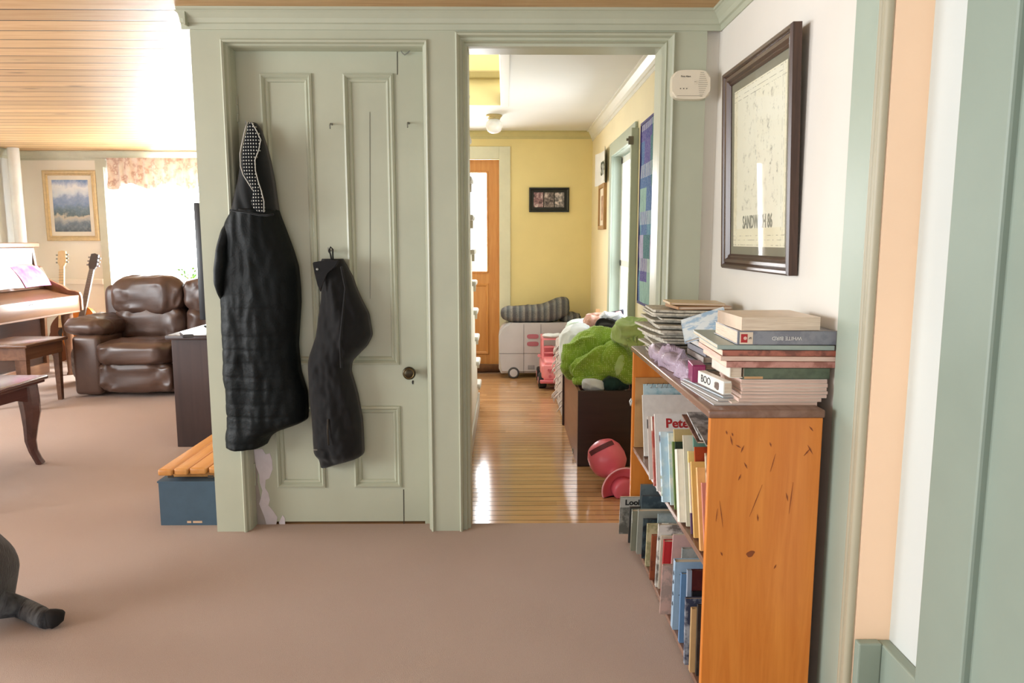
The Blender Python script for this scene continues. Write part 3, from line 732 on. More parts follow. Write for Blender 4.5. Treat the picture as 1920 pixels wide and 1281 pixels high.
LO = [
 ('grey illustrated book jutting out beyond the foot of the far end panel', 1160,1001,1170,931, .006,.2, ((150,148,138), (96,96,88)), 0),
 ('tall slate binder with a hole behind the grey books', 1196,1004,1206,908, .012,.19, ((110,122,124), (96,108,112)), 1),
 ('dark grey thin book at the far end of the bottom shelf', 1177,1017,1184,950, .010,.2, (62,64,62), 1),
 ('slate blue book with a pale upper edge at the far end of the bottom shelf', 1197,1016,1203,926, .010,.2, ((92,108,114), (70,84,92)), 1),
 ('grey green hardback near the far end of the bottom shelf', 1181,1030,1187,955, .020,.21, (128,130,112), 1),
 ('pale grey hardback with a rounded spine on the bottom shelf', 1192,1036,1200,955, .020,.2, (158,160,148), 1),
 ('black and blue photo covered book behind the pale grey spine', 1202,1046,1207,972, .010,.22, ((34,40,48), (70,86,92)), 1),
 ('light blue grey album behind the cream book', 1228,1054,1234,963, .010,.2, ((158,176,180), (176,190,190)), 1),
 ('cream book with leaf prints on the bottom shelf', 1209,1060,1213,981, .014,.2, ((206,198,158), (164,160,120)), 1),
 ('cream edged rust brown book on the bottom shelf', 1217,1086,1225,1002, .012,.2, ((150,80,50), (120,64,44)), 1),
 ('deep blue covered book behind the white printed spine', 1242,1094,1249,990, .010,.2, ((56,84,128), (36,56,92)), 1),
 ('white spined book with scattered black print on the bottom shelf', 1227,1098,1234,981, .016,.21, ((222,220,212), (120,118,112)), 1),
 ('cream magazine with worn edges in the middle of the bottom shelf', 1233,1103,1241,1004, .008,.2, (216,206,184), 0),
 ('bright red book with a white back edge on the bottom shelf', 1238,1110,1248,1012, .018,.2, (186,44,50), 1),
 ('pale pink thin book next to the bright red one', 1254,1118,1262,1001, .008,.2, (214,178,172), 0),
 ('grey picture book with a bird on the cover behind the pink one', 1272,1134,1278,1026, .012,.20, ((150,160,158), (176,182,178)), 1),
 ('dusty pink patterned book leaning on the light blue one', 1236,1150,1248,1058, .010,.2, ((204,170,158), (170,148,138)), 1),
 ('light blue hardback with a black leaf motif and rounded spine', 1257,1174,1263,1047, .026,.21, (164,192,214), 1),
 ('mid blue thin book behind the leaf motif hardback', 1271,1202,1276,1072, .014,.21, (108,148,190), 1),
 ('maroon covered book with a blue grey spine near the end panel', 1284,1226,1288,1066, .012,.22, ((78,32,34), (96,44,40)), 1),
 ('black notebook behind the tan book on the bottom shelf', 1296,1238,1294,1107, .012,.2, (34,34,38), 1),
 ('navy and white spined book near the end panel on the bottom shelf', 1281,1243,1284,1118, .014,.2, ((56,64,88), (170,176,186)), 1),
 ('tan book second from the near end panel', 1291,1257,1295,1137, .014,.2, (206,170,120), 1),
 ('charcoal book nearest the end panel on the bottom shelf', 1303,1264,1304,1126, .012,.2, ((52,50,50), (74,68,62)), 1),
]
SZ = {}
def shelve(rows, zs, group, maxlean):
    prev = [(BY1-.024, 0, 1)]            # near face at the board, tangent of its backward lean, height
    for lab, ub, vb, ut, vt, t, d, col, hard in rows:
        col, c2 = (col if isinstance(col[0], tuple) else (col, None))
        p = at(ub, vb, 'z', zs); q = at(ut, vt, 'x', p.x)
        s = math.tan(max(-maxlean, min(maxlean, math.atan2(q.y-p.y, q.z-zs))))
        ztop = at(ut, vt, 'y', p.y+s*(q.z-zs)).z; h = min(ztop-zs, .34)
        yf = min([p.y]+[y-.0015 for y, k, hh in prev])
        for y, k, hh in prev:
            m = min(h, hh)+.004; s = min(s, (y-.0012-yf+k*m)/m)
        lean = -math.atan(s); h = h/math.cos(lean)-.003
        prev.append((yf-t/math.cos(lean), s, h))
        x = max(p.x, .475)
        if lab.startswith('thin tan'): x = .536
        o, c = book(lab, t, min(d, .803-x), h, bookmat(col, c2), (x, yf, zs), (0,0,0), hard, group)
        o.rotation_euler = (Matrix.Rotation(lean, 3, 'X') @ Matrix.Rotation(-PI/2, 3, 'Z')).to_euler()
        o.location = (x, yf, zs+.0012+(math.sin(lean)*t if lean > 0 else 0))
        made[lab[:12]] = (o, c); SZ[lab[:12]] = (t, d, h)
shelve(UP, UZ, 'books on the upper shelf of the bookcase', .30)
def near_text(o, s, size, m, y, z, t, **k):   # lettering on the cover that faces the viewer (local +x side)
    return text(s, size, m, o, (t+.0006, y, z), (PI/2, 0, PI/2), world=False, **k)
RED = paint('red_ink', (178,42,44), .5)
o, c = made['white pictur']; hh = SZ['white pictur'][2]; near_text(c, 'Pete', .044, RED, .076, hh-.034, .014, bold=.0012)
o, c = made['cream pictur']; b = BM(); hh = SZ['cream pictur'][2]; box(b, .010, .0106, .03, .15, hh-.1, hh-.03); obj('cover_block', b, bookmat((40,54,44)), c, False)
o, c = made['white paperb']; b = BM(); hh = SZ['white paperb'][2]; box(b, -.0004, .0084, -.0006, .001, hh-.045, hh-.012); obj('spine_label', b, BLK, c, False)
o, c = made['dull red boo']; b = BM(); hh = SZ['dull red boo'][2]; box(b, -.0004, .0164, -.0006, .001, hh-.05, hh); obj('spine_head', b, bookmat((232,226,216)), c, False)
o, c = made['light blue p']; 
for z0, z1 in ((.02, .05), (.075, .085)): b = BM(); box(b, .001, .025, -.0008, .001, z0, z1); obj('spine_print', b, bookmat((110,128,104), (196,214,214)), c, False)
b = BM(); prism(b, [(a_, z_+SZ['light blue p'][2]-.272) for a_, z_ in ((.004,.245),(.006,.262),(.010,.256),(.015,.256),(.019,.262),(.021,.245),(.014,.235))], lambda a, bb, d: Vector((a, d, bb)), -.0009, .0005); obj('cat_sketch', b, bookmat((96,92,104)), c, False)
o, c = made['cream pamphl']; b = BM(); box(b, -.0003, .0124, -.0006, .06, 0, .06); obj('purple_foot', b, bookmat((86,62,96)), c, False)
o, c = made['pale blue sp']; hh = SZ['pale blue sp'][2]; b = BM()
pts = []
for i in range(9):
    for k in range(12): a_ = 2*PI*k/12; pts.append((.016+.006*math.cos(a_), .012+i*.021+.0018*k, hh-.006+.009*math.sin(a_)))
tube(b, pts, .0013, 6)
obj('spiral_binding', b, STEEL, c, False)

# magazines tilted over the near end of the upper row
for y, z, l, rx, c, lab in ((-1.03, .684, .17, 76, (214,214,212), 'grey and white magazine wedged slanting over the upper row of books'), (-1.095, .685, .115, 78, (186,182,176), 'second slanting magazine close under the bookcase top'), (-1.00, .668, .2, 80, (150,110,96), 'brown covered leaflet poking out slantwise over the upper row')):
    o, c_ = book(lab, .005, .2, l, bookmat(c, tuple(x*.62 for x in c)), (.560, y, z), (0,0,0), False, 'magazines slanting over the upper row')
    o.rotation_euler = (Matrix.Rotation(math.radians(-rx), 3, 'X') @ Matrix.Rotation(-PI/2, 3, 'Z')).to_euler()
shelve(LO, LZ, 'books on the bottom shelf of the bookcase', .13)
o, c = made['grey illustr']; b = BM(); hh = SZ['grey illustr'][2]; box(b, .006, .0064, .001, .2, hh-.048, hh-.002); obj('title_band', b, bookmat((188,186,176)), c, False); near_text(c, 'Look', .034, BLK, .055, hh-.026, .0065, bold=.001)
o, c = made['light blue h']
for z, y in ((.19, .03), (.16, .045), (.12, .03), (.085, .045)):
    b = BM(); prism(b, [(y-.016, z), (y-.004, z+.008), (y+.016, z+.004), (y+.004, z-.008)], lambda a, bb, d: Vector((d, a, bb)), .0262, .0266)
    obj('leaf_print', b, bookmat((36,48,58)), c, False)
    b = BM(); prism(b, [(.006, z-.004), (.014, z+.008), (.020, z-.002), (.012, z-.010)], lambda a, bb, d: Vector((a, d, bb)), -.0008, .0005)
    obj('leaf_print', b, bookmat((36,48,58)), c, False)
o, c = made['maroon cover']; b = BM(); hh = SZ['maroon cover'][2]; box(b, -.0004, .0124, -.0006, .012, 0, hh); obj('spine_cloth', b, bookmat((150,166,186)), c, False)
b = BM(); lathe(b, [(.030, .0121), (.036, .0127), (.042, .0121)], (0, .12, .15), 'x', 24); obj('ring_print', b, bookmat((120,76,70)), c, False)

# ================================================================== PILES ON TOP OF THE BOOKCASE
def flat(label, u0, u1, vt, vb, yf, dep, cov, hard=False, yaw=0, group='books and magazines piled on the bookcase', spine='front', name='book', pages=None):
    """a book lying flat whose front face (towards the viewer, at y = yf) spans those pixels"""
    a = at(u0, (vt+vb)/2, 'y', yf); c = at(u1, (vt+vb)/2, 'y', yf); z1 = at((u0+u1)/2, vt, 'y', yf).z; z0 = at((u0+u1)/2, vb, 'y', yf).z
    t = z1-z0-.0006; w = c.x-a.x
    cx = (a.x+c.x)/2
    o = thing(name, label, 'book' if name == 'book' else name, (cx, yf+dep/2, z0), (0, 0, yaw), group)
    ct = min(.0024 if hard else .0008, t*.25); ov = .003 if hard else 0
    b = BM(); box(b, -w/2, w/2, -dep/2, dep/2, t-ct, t, min(.0008, ct*.4)); box(b, -w/2, w/2, -dep/2, dep/2, 0, ct, min(.0008, ct*.4))
    if spine == 'front': box(b, -w/2, w/2, -dep/2, -dep/2+ct*1.4, 0, t, min(.001, ct*.4))
    if spine == 'left': box(b, -w/2, -w/2+ct*1.4, -dep/2, dep/2, 0, t, min(.001, ct*.4))
    if spine == 'back': box(b, -w/2, w/2, dep/2-ct*1.4, dep/2, 0, t)
    cv = obj('cover', b, cov, o, False)
    b = BM(); box(b, -w/2+ov, w/2-ov, -dep/2+(ct*1.4 if spine == 'front' else ov), dep/2-ov, ct, t-ct); obj('pages', b, pages or PAGESF, o, False)
    o['w'] = w; o['t'] = t; o['d'] = dep; return o, cv
YP = -1.19
WH = bookmat((232,226,216)); 
PK = G('pinkish_pages', .85, 0, .2); PK.col(PK.ramp(PK.noise(5, 3, PK.map((3, 3, 260))), [(.3, (238,214,200)), (.7, (196,160,144))])); PK = PK.m
z0v = 761
STK = [
 ('lowest magazine of the near pile on the bookcase', 1372, 1532, 754, 761.5, WH, 'back'),
 ('second lowest magazine of the near pile with a black edge mark', 1385, 1540, 747, 754, bookmat((222,200,186)), 'back'),
 ('cream magazine third from the bottom of the near pile', 1390, 1550, 740, 747, WH, 'back'),
 ('pinkish magazine fourth from the bottom of the near pile', 1391, 1552, 734, 740, bookmat((226,206,190)), 'back'),
 ('white stapled magazine fifth from the bottom of the near pile', 1392, 1550, 727, 734, WH, 'back'),
 ('white magazine sixth from the bottom of the near pile', 1390, 1552, 720, 727, bookmat((228,220,212)), 'back'),
 ('white magazine directly below the dark green hardback', 1390, 1551, 711, 720, bookmat((234,230,222)), 'back'),
]
for lab, u0, u1, vt, vb, cv, sp in STK:
    flat(lab, u0, u1, vt, vb, YP+rs.uniform(.0, .01), .2, cv, spine=sp, pages=PK, name='magazine', group='magazines at the foot of the near pile')
o, c = flat('dark green hardback in the near pile with cream pages', 1395, 1556, 690, 711, YP+.004, .20, bookmat((92,104,84), (78,90,72)), True)
b = BM(); box(b, -o['w']/2+.001, -o['w']/2+.05, -o['d']/2-.0006, -o['d']/2+.002, .001, .007); obj('spine_label', b, bookmat((206,160,112)), c, False)
flat('cream blank book end showing left of the dark green hardback', 1368, 1393, 687, 709, YP+.012, .17, bookmat((238,230,216)), True, spine='left')
flat('dusty pink paperback above the dark green hardback', 1366, 1572, 678, 690, YP+.004, .26, bookmat((196,142,130), (160,104,92)), False, yaw=-.03)
flat('peach paged paperback in the middle of the near pile', 1358, 1570, 668.5, 677.5, YP, .28, bookmat((236,196,170)), False, spine='back', pages=PK, yaw=-.05)
flat('reddish brown paperback below the grey green hardback', 1360, 1572, 657, 668, YP+.002, .28, bookmat((170,100,82), (120,70,58)), False, yaw=-.04)
o, c = flat('thin grey green hardback with a white oval under the thick grey book', 1354, 1570, 647.5, 656.5, YP-.002, .34, bookmat((158,172,164)), True, yaw=-.06)
b = BM(); prism(b, [(-.055+.032*math.cos(a), .075+.07*math.sin(a)) for a in [2*PI*i/28 for i in range(28)]], lambda a, bb, d: Vector((a, bb, d)), o['t']-.001, o['t']+.0004); obj('white_oval', b, bookmat((226,232,232)), c, False)
o, c = flat('thick grey library book with an upside down spine title', 1386, 1570, 620.5, 647, YP, .24, bookmat((136,138,146), (120,122,132)), True, yaw=-.03)
w, t, d = o['w'], o['t'], o['d']
b = BM(); box(b, -w/2+.006, -w/2+.04, -d/2-.0008, -d/2+.001, .002, t-.003); lb = obj('spine_label', b, bookmat((232,212,190)), c, False)
b = BM(); box(b, -w/2+.009, -w/2+.026, -d/2-.0014, -d/2, .006, t-.008, .0005); obj('red_sticker', b, RED, lb, False)
b = BM(); lathe(b, [(0, -.0016), (.0045, -.0016), (.0045, .0002), (0, .0002)], (-w/2+.020, -d/2, t*.48), 'y', 16); obj('sticker_circle', b, bookmat((232,190,176)), lb, False)
text('WHITE BIRD', .014, bookmat((222,222,220)), c, (.0, -d/2-.0006, t*.48), (-PI/2, 0, PI), 'spine_title', world=False)
text('SF', .008, BLK, lb, (-w/2+.033, -d/2-.001, t*.5), (-PI/2, 0, PI), world=False)
o, c = flat('peach page edged paperback topmost of the near pile', 1388, 1537, 594.5, 620, YP+.004, .2, bookmat((236,214,190)), False, yaw=.03, spine='left')
# BOO board book: lettered end turned to the left
bo = thing('book', 'white board book lettered in black on its left end in the near pile', 'book', (.583, -1.10, .8505), (0, 0, .14), None)
b = BM(); box(b, -.022, .001, -.085, .085, 0, .036, .002); cv = obj('cover', b, bookmat((240,238,232)), bo, False)
b = BM(); box(b, -.018, .0015, -.0852, .0852, .004, .031); obj('pages', b, PAGESF, bo, False)
text('BOO', .030, BLK, cv, (-.0225, .028, .018), (PI/2, 0, -PI/2), world=False)
b = BM(); cushion(b, (-.0222, -.045, .017), (.0012, .014, .010), amp=.003, fr=160, seg=(16, 10)); obj('creature_print', b, bookmat((120,104,96)), cv, False, smooth='all')

# middle group: thin white books and a glossy blue book sliding off to the left
def slab(label, c, size, rot, cov, hard=True, group=None, name='book'):
    o = thing(name, label, 'book' if name == 'book' else name, c, rot, group); w, d, t = size
    ct = min(.0022, t*.25)
    b = BM(); box(b, -w/2, w/2, -d/2, d/2, t-ct, t, ct*.3); box(b, -w/2, w/2, -d/2, d/2, 0, ct, ct*.3); box(b, -w/2, -w/2+ct*1.3, -d/2, d/2, 0, t, ct*.3)
    cv = obj('cover', b, cov, o, False); b = BM(); box(b, -w/2+ct*1.3, w/2-.003, -d/2+.003, d/2-.003, ct, t-ct); obj('pages', b, PAGESF, o, False); return o, cv
MG = 'books sliding in the middle of the bookcase top'
slab('white leaflet lowest on the open left edge of the bookcase top', (.600, -1.04, .8235), (.12, .30, .004), (0, 0, .05), bookmat((222,222,224)), False)
slab('second white leaflet fanned out on the left edge of the bookcase top', (.604, -1.02, .829), (.11, .28, .004), (0, 0, .12), bookmat((234,232,230)), False)
slab('pale blue leaflet uppermost of those under the lettered board book', (.612, -1.01, .8345), (.10, .27, .0045), (0, 0, .16), bookmat((206,216,222)), False)
for i in range(5):
    slab('pale hardback %s in the half hidden middle pile on the bookcase' % ('lowest', 'second', 'third', 'fourth', 'topmost')[i], (.73, -.68+.006*(i % 3), .8235+.0215*i), (.20, .21, .020), (0, 0, .03*(i % 2)), bookmat(((214,212,206), (170,176,176), (196,188,180), (150,150,156), (226,222,214))[i]), True, MG)
slab('glossy white and sky blue book tipping off the middle pile', (.665, -.655, .972), (.15, .20, .010), (.26, -.34, -.25), bookmat((226,236,244), (160,192,224), .12), True)
# magenta box set under a lilac plastic bag
mg = thing('boxed_book', 'magenta bound book in a plastic sleeve near the middle of the bookcase top', 'book', (.572, -.905, .836), (0, 0, -.1))
b = BM(); box(b, -.016, .022, -.05, .05, 0, .055, .003); cv = obj('cover', b, bookmat((146,34,92), (120,22,74)), mg, False)
b = BM()
for i in range(9): box(b, -.012+i*.0036, -.010+i*.0036, -.0506, -.045, .004, .05)
obj('ribbing', b, bookmat((186,84,130)), cv, False)
g = G('lilac_plastic_film', .18); g.p.inputs['Base Color'].default_value = lin((206,186,206)); g.p.inputs['Alpha'].default_value = .62; g.p.inputs['Specular IOR Level'].default_value = .8
g.bump(g.noise(38, 4, dist=1.2), .7, .012); LILAC = g.m
pb = thing('plastic_bag', 'crumpled lilac grey plastic bag on the left edge of the bookcase top', 'bag', (.575, -.62, .824))
b = BM(); cushion(b, (.577, -.57, .852), (.048, .17, .034), (.85, .85), (90, 60), .02, 9, 3, None, .022, 11); 
for v in b.verts: v.co.z = max(v.co.z, .8245)
obj('film', b, LILAC, pb, smooth='all')
b = BM(); cushion(b, (.562, -.80, .846), (.020, .075, .030), (.8, .8), (60, 40), .01, 14, 8, None, .016, 18)
for v in b.verts: v.co.z = max(v.co.z, .8245)
obj('torn_flap', b, LILAC, pb, smooth='all')
# far pile: folded newspapers, each a bent sheaf
NEWS = G('newsprint', .9, 0, .15); f = NEWS.noise(60, 6, None, .7); NEWS.col(NEWS.ramp(f, [(.42, (206,200,184)), (.60, (168,162,148)), (.72, (110,108,100))])); NEWS = NEWS.m
zc = .8245
for i in range(18):
    t = rs.uniform(.006, .009); w, d = rs.uniform(.22, .265), rs.uniform(.28, .36)
    o = thing('newspaper', 'folded newspaper in the loose grey pile on the far half of the bookcase top', 'newspaper', (rs.uniform(.66, .70), -.30+rs.uniform(-.03, .03), zc), (0, 0, rs.uniform(-.09, .09)), 'folded newspapers on the bookcase')
    sd = 7.3; b = BM(); droop = 1.0+.012*i+rs.uniform(0, .02); zc += .0012
    def fs(u, v, k):
        x, y = -w/2+u*w, -d/2+v*d
        bend = .003*noise.noise(Vector((x*9+sd, y*6, sd)))*abs(u-.6)*1.6 + max(0, .35-u)*.035*(droop-1.0)
        if v < .25: bend += (.25-v)*.06*(droop-.9)
        return Vector((x, y, max(.0, bend)+k*t*(1-.25*max(0, .3-u))))
    V0 = grid(b, 16, 12, lambda u, v: fs(u, v, 0)); V1 = grid(b, 16, 12, lambda u, v: fs(u, v, 1))
    for a_, c_ in ((V0, V1),):
        n1, n2 = 17, 13
        for j in range(12):
            b.faces.new((a_[0][j], a_[0][j+1], c_[0][j+1], c_[0][j])); b.faces.new((a_[16][j], c_[16][j], c_[16][j+1], a_[16][j+1]))
        for j in range(16):
            b.faces.new((a_[j][0], c_[j][0], c_[j+1][0], a_[j+1][0])); b.faces.new((a_[j][12], a_[j+1][12], c_[j+1][12], c_[j][12]))
    obj('folded_sheets', b, NEWS, o, False, smooth=True); zc += t+.0012
slab('thin brown book second from the top of the newspaper pile', (.715, -.36, zc+.004), (.2, .16, .012), (0, 0, .08), bookmat((176,130,88)), True)
slab('thin tan book topmost on the newspaper pile', (.70, -.35, zc+.018), (.2, .15, .009), (0, .02, -.04), bookmat((214,186,140)), True)
# ================================================================== HALLWAY THINGS
# ceiling lamp
LX, LY = at(927, 225, 'z', HC).x, 3.1
lamp = thing('ceiling_lamp', 'small round white glass lamp with a brass collar on the hallway ceiling', 'lamp', (-.085, LY, HC))
b = BM(); lathe(b, [(0, 0), (.062, 0), (.066, -.008), (.058, -.018), (.050, -.022), (.052, -.030), (.046, -.036), (0, -.036)], (-.085, LY, HC), 'z', 28); obj('canopy', b, paint('brushed_brass', (206,190,140), .3, .1, 40, metal=.7), lamp, smooth=True)
g = G('frosted_glass_shade', .25); g.col((240,240,236)); g.p.inputs['Subsurface Weight'].default_value = .2; SHADE = g.m
b = BM(); lathe(b, [(0, -.034), (.040, -.034), (.046, -.042), (.060, -.056), (.068, -.078), (.067, -.100), (.054, -.128), (.032, -.142), (0, -.148)], (-.085, LY, HC), 'z', 32); obj('globe_shade', b, SHADE, lamp, smooth='all')
# black triple photo frame
fx0, fx1 = at(992, 375, 'y', YF).x, at(1067, 375, 'y', YF).x; fz0, fz1 = at(1030, 398, 'y', YF).z, at(1030, 352, 'y', YF).z
ph = thing('photo_frame', 'wide black frame with three small photos on the yellow hallway wall', 'picture', ((fx0+fx1)/2, YF, fz0))
b = BM(); ring(b, fx0, fx1, fz0, fz1, [(0, YF), (0, YF-.022), (.012, YF-.024), (.022, YF-.016)], mpA); obj('frame', b, paint('black_frame_paint', (26,28,26), .3), ph)
b = BM(); box(b, fx0+.02, fx1-.02, YF-.016, YF-.012, fz0+.02, fz1-.02); obj('mat', b, paint('black_mat', (30,32,30), .7), ph)
for k in range(3):
    g = G('small_photo', .35); g.col(g.ramp(g.noise(26, 6, g.map(loc=(k*3.1, 1, 2)), .6), [(.35, (52,44,46)), (.5, ((150,112,116), (132,118,112), (116,112,112))[k]), (.68, (226,212,208))]))
    w = (fx1-fx0); a = fx0+w*(.115+.262*k); b = BM(); box(b, a, a+w*.235, YF-.0175, YF-.015, fz0+(fz1-fz0)*.2, fz0+(fz1-fz0)*.8); obj('photo', b, g.m, ph)
# curled paper sign and small wooden frame on the right wall
sg = thing('paper_sign', 'curled white paper with hand drawn letters on the right hallway wall', 'sign', (XH, 3.2, 1.7))
y0, y1 = 2.84, 3.45; z0, z1 = 1.715, 1.985
b = BM()
def sgf(u, v, k): return Vector((XH-.004-.035*(abs(2*u-1)**2)-k, y0+(y1-y0)*u, z0+(z1-z0)*v))
A = grid(b, 14, 4, lambda u, v: sgf(u, v, 0)); Bq = grid(b, 14, 4, lambda u, v: sgf(u, v, .0015))
obj('sheet', b, paint('white_card', (236,238,238), .6), sg)
text('STA', .15, paint('green_black_ink', (60,80,62), .6), sg, (XH-.014, (y0+y1)/2, (z0+z1)/2-.01), (PI/2, 0, -PI/2), bold=.003)
wf = thing('picture_frame', 'small light wooden frame under the paper sign in the hallway', 'picture', (XH, 3.15, 1.35))
LWD = wood('light_frame_wood', (176,136,84), (156,116,68), 'z', 2, .4)
b = BM(); ring(b, 2.97, 3.33, 1.345, 1.715, [(0, 0), (0, .024), (.03, .026), (.034, .012)], mpX(XH)); obj('frame', b, LWD, wf)
b = BM(); box(b, XH-.012, XH-.006, 2.99, 3.31, 1.37, 1.69); obj('mat', b, paint('cream_mat', (232,222,200), .7), wf)
g = G('brown_drawing', .5); g.col(g.ramp(g.noise(14, 4), [(.4, (206,168,128)), (.6, (150,108,74))])); b = BM(); box(b, XH-.014, XH-.011, 3.09, 3.21, 1.42, 1.62); obj('drawing', b, g.m, wf)
# quilt
qy0, qy1, qz0, qz1 = .70, 1.36, .885, 1.925
g = G('patchwork_quilt_cloth', .95, 0, .15)
s = g.sep(); yy, zz = s[1], s[2]
cell = g.comb(g.math('FLOOR', g.math('MULTIPLY', g.math('ADD', yy, g.math('MULTIPLY', g.white(g.comb(0, 0, g.math('FLOOR', g.math('MULTIPLY', zz, 7.5)))), .2)), 5.2)), 0, g.math('FLOOR', g.math('MULTIPLY', zz, 7.5)))
r1 = g.white(cell)
c = g.ramp(r1, [(0, (66,62,150)), (.14, (72,112,176)), (.30, (110,84,160)), (.44, (96,150,186)), (.58, (150,190,186)), (.70, (86,74,158)), (.82, (60,120,130)), (.93, (176,170,210))], 'CONSTANT')
st = g.math('MULTIPLY', g.math('GREATER_THAN', g.math('FRACT', g.math('MULTIPLY', yy, 26)), .62), g.math('GREATER_THAN', g.math('FRACT', g.math('MULTIPLY', zz, 3.75)), .72))
c = g.mix(st, c, (214,218,226))
c = g.mix(g.ramp(g.noise(120, 4, None, .7), [(.35, (0,0,0)), (.8, (170,170,170))]), c, (206,216,232))
c = g.mix(g.ramp(g.noise(34, 5, g.map((1, 1, .5)), .7), [(.45, (0,0,0)), (.75, (150,150,150))]), c, (30,40,104))
lite = g.math('MULTIPLY', g.math('SUBTRACT', .36, zz), 1.3)
g.col(c).bump(g.noise(60, 3), .5, .006)
QM = g.m
ql = thing('quilt', 'blue and purple patchwork quilt hanging on the right hallway wall', 'quilt', (XH, (qy0+qy1)/2, qz0))
b = BM()
def qf(u, v, k):
    return Vector((XH-.010-.006*noise.noise(Vector((u*5, v*7, 2)))-k, qy0+(qy1-qy0)*u, qz0+(qz1-qz0)*v+.006*math.sin(u*9)))
A = grid(b, 24, 36, lambda u, v: qf(u, v, 0)); Bq = grid(b, 24, 36, lambda u, v: qf(u, v, .012))
for i in range(24):
    for j in (0, 36): b.faces.new((A[i][j], A[i+1][j], Bq[i+1][j], Bq[i][j]))
for j in range(36):
    for i in (0, 24): b.faces.new((A[i][j], A[i][j+1], Bq[i][j+1], Bq[i][j]))
obj('patchwork', b, QM, ql, smooth=True)
b = BM(); ring(b, qy0-.003, qy1+.003, qz0-.003, qz1+.003, [(0, .008), (0, .026), (.014, .028), (.016, .018)], mpX(XH)); obj('binding', b, fabric('purple_binding', (70,64,140)), ql)
b = BM(); tube(b, [(XH-.012, qy0-.03, qz1-.01), (XH-.012, qy1+.03, qz1-.01)], .008, 10); obj('hanging_rod', b, LWD, ql, smooth=True)

# brown open bin along the right wall
DK = wood('dark_brown_laminate', (62,40,34), (48,30,26), 'x', .6, .4)
DKS = wood('mid_brown_laminate', (136,88,66), (118,74,56), 'y', .6, .3)
BN = (.404, .80, .925, 1.90, .43)
bn = thing('storage_bin', 'long dark brown open bin overflowing with bedding in the hallway', 'bin', ((BN[0]+BN[1])/2, (BN[2]+BN[3])/2, 0))
b = BM(); box(b, BN[0], BN[1], BN[2], BN[2]+.02, .0, BN[4], .002); obj('front_panel', b, DK, bn)
b = BM(); box(b, BN[0], BN[0]+.018, BN[2]+.02, BN[3]-.03, .0, BN[4]-.004, .002); obj('side_panel', b, DKS, bn)
b = BM(); box(b, BN[1]-.018, BN[1], BN[2]+.02, BN[3]-.03, .0, BN[4]-.004, .002); obj('side_panel', b, DKS, bn)
b = BM(); box(b, BN[0]-.012, BN[1], BN[3]-.03, BN[3], 0, BN[4]+.01, .002); obj('back_panel', b, DK, bn)
b = BM(); box(b, BN[0]+.018, BN[1]-.018, BN[2]+.02, BN[3]-.03, .02, .04); obj('bottom_panel', b, DKS, bn)
p = at(1076, 845, 'x', BN[0]); b = BM(); tube(b, [Vector((BN[0]-.006, p.y+.02*math.cos(a), p.z+.014*math.sin(a))) for a in [2*PI*k/16 for k in range(17)]], .0025, 6); obj('ring_pull', b, STEEL, bn, smooth=True)

# things in and behind the bin
def polka(name, c, dot, sc, r=.22):
    g = G(name, .95, 0, .15); d = g.vor(sc, None, rnd=.15)
    cc = g.ramp(g.noise(5, 4), [(.3, c), (.75, tuple(x*.86 for x in c))])
    g.col(g.mix(g.ramp(d, [(r, (255,255,255)), (r+.1, (0,0,0))]), cc, dot)).bump(g.noise(80, 3), .25, .004); g.p.inputs['Sheen Weight'].default_value = .3; return g.m
GREEN = polka('green_dotted_fleece', (148,184,66), (196,216,128), 95)
GREEN2 = fabric('pale_green_fleece', (186,210,140), (166,196,114), 20, .4, 200, .95, .4)
bl = thing('blanket', 'bright green dotted fleece blanket bundled over the brown bin', 'blanket', (.6, 1.15, .43))
def keep(bm, x0=None, x1=None, z0=None):
    for v in bm.verts:
        if x0 is not None: v.co.x = max(v.co.x, x0)
        if x1 is not None: v.co.x = min(v.co.x, x1)
        if z0 is not None: v.co.z = max(v.co.z, z0)
def roll(name, px, y, rad, m, par, seed, flat=.8, amp=.028, ridge=.030, clampz=.437, label=None):
    """a thick fold of cloth along a path, crumpled"""
    pts = [at(u, v, 'y', yy) for (u, v), yy in zip(px, y)]; n = len(pts)-1; P_ = []; R_ = []
    N = 120
    for i in range(N+1):
        t_ = i/N*n; k = min(int(t_), n-1); f = t_-k; f = f*f*(3-2*f)*.5+f*.5
        P_.append(pts[k].lerp(pts[k+1], f)); r0_, r1_ = rad[k], rad[k+1]
        endk = min(1, i/14, (N-i)/14); R_.append(max(.002, (r0_+(r1_-r0_)*f)*math.sqrt(max(.02, 1-(1-endk)**2))))
    for _ in range(3): P_ = [P_[0]]+[(P_[i-1]+P_[i]*2+P_[i+1])/4 for i in range(1, N)]+[P_[-1]]
    b = BM(); tube(b, P_, R_, 80)
    bm_n = {v: v.normal.copy() for v in b.verts}
    b.normal_update()
    for v in b.verts:
        q = v.co*4.6+Vector((seed*3.1, seed, -seed*2)); q += .9*noise.noise_vector(q*.8); q2 = v.co*19+Vector((seed, 2*seed, 0)); q2 += .8*noise.noise_vector(q2*.6)
        v.co += v.normal*(amp*noise.noise(v.co*9+Vector((seed, 0, 0)))+ridge*((1-abs(noise.noise(q))*2.4)**2-.35)+ridge*.16*((1-abs(noise.noise(q2))*2.2)**2-.3))
    keep(b, None, .812, clampz); return obj(name, b, m, par, smooth='all', label=label)
roll('fold', [(1062,700),(1078,668),(1105,648),(1140,640),(1165,650)], [1.25,1.22,1.2,1.2,1.2], [.06,.085,.095,.085,.06], GREEN, bl, 3)
roll('fold', [(1064,695),(1090,690),(1120,682),(1150,676),(1180,672)], [1.13,1.10,1.08,1.08,1.1], [.035,.065,.080,.085,.07], GREEN, bl, 5)
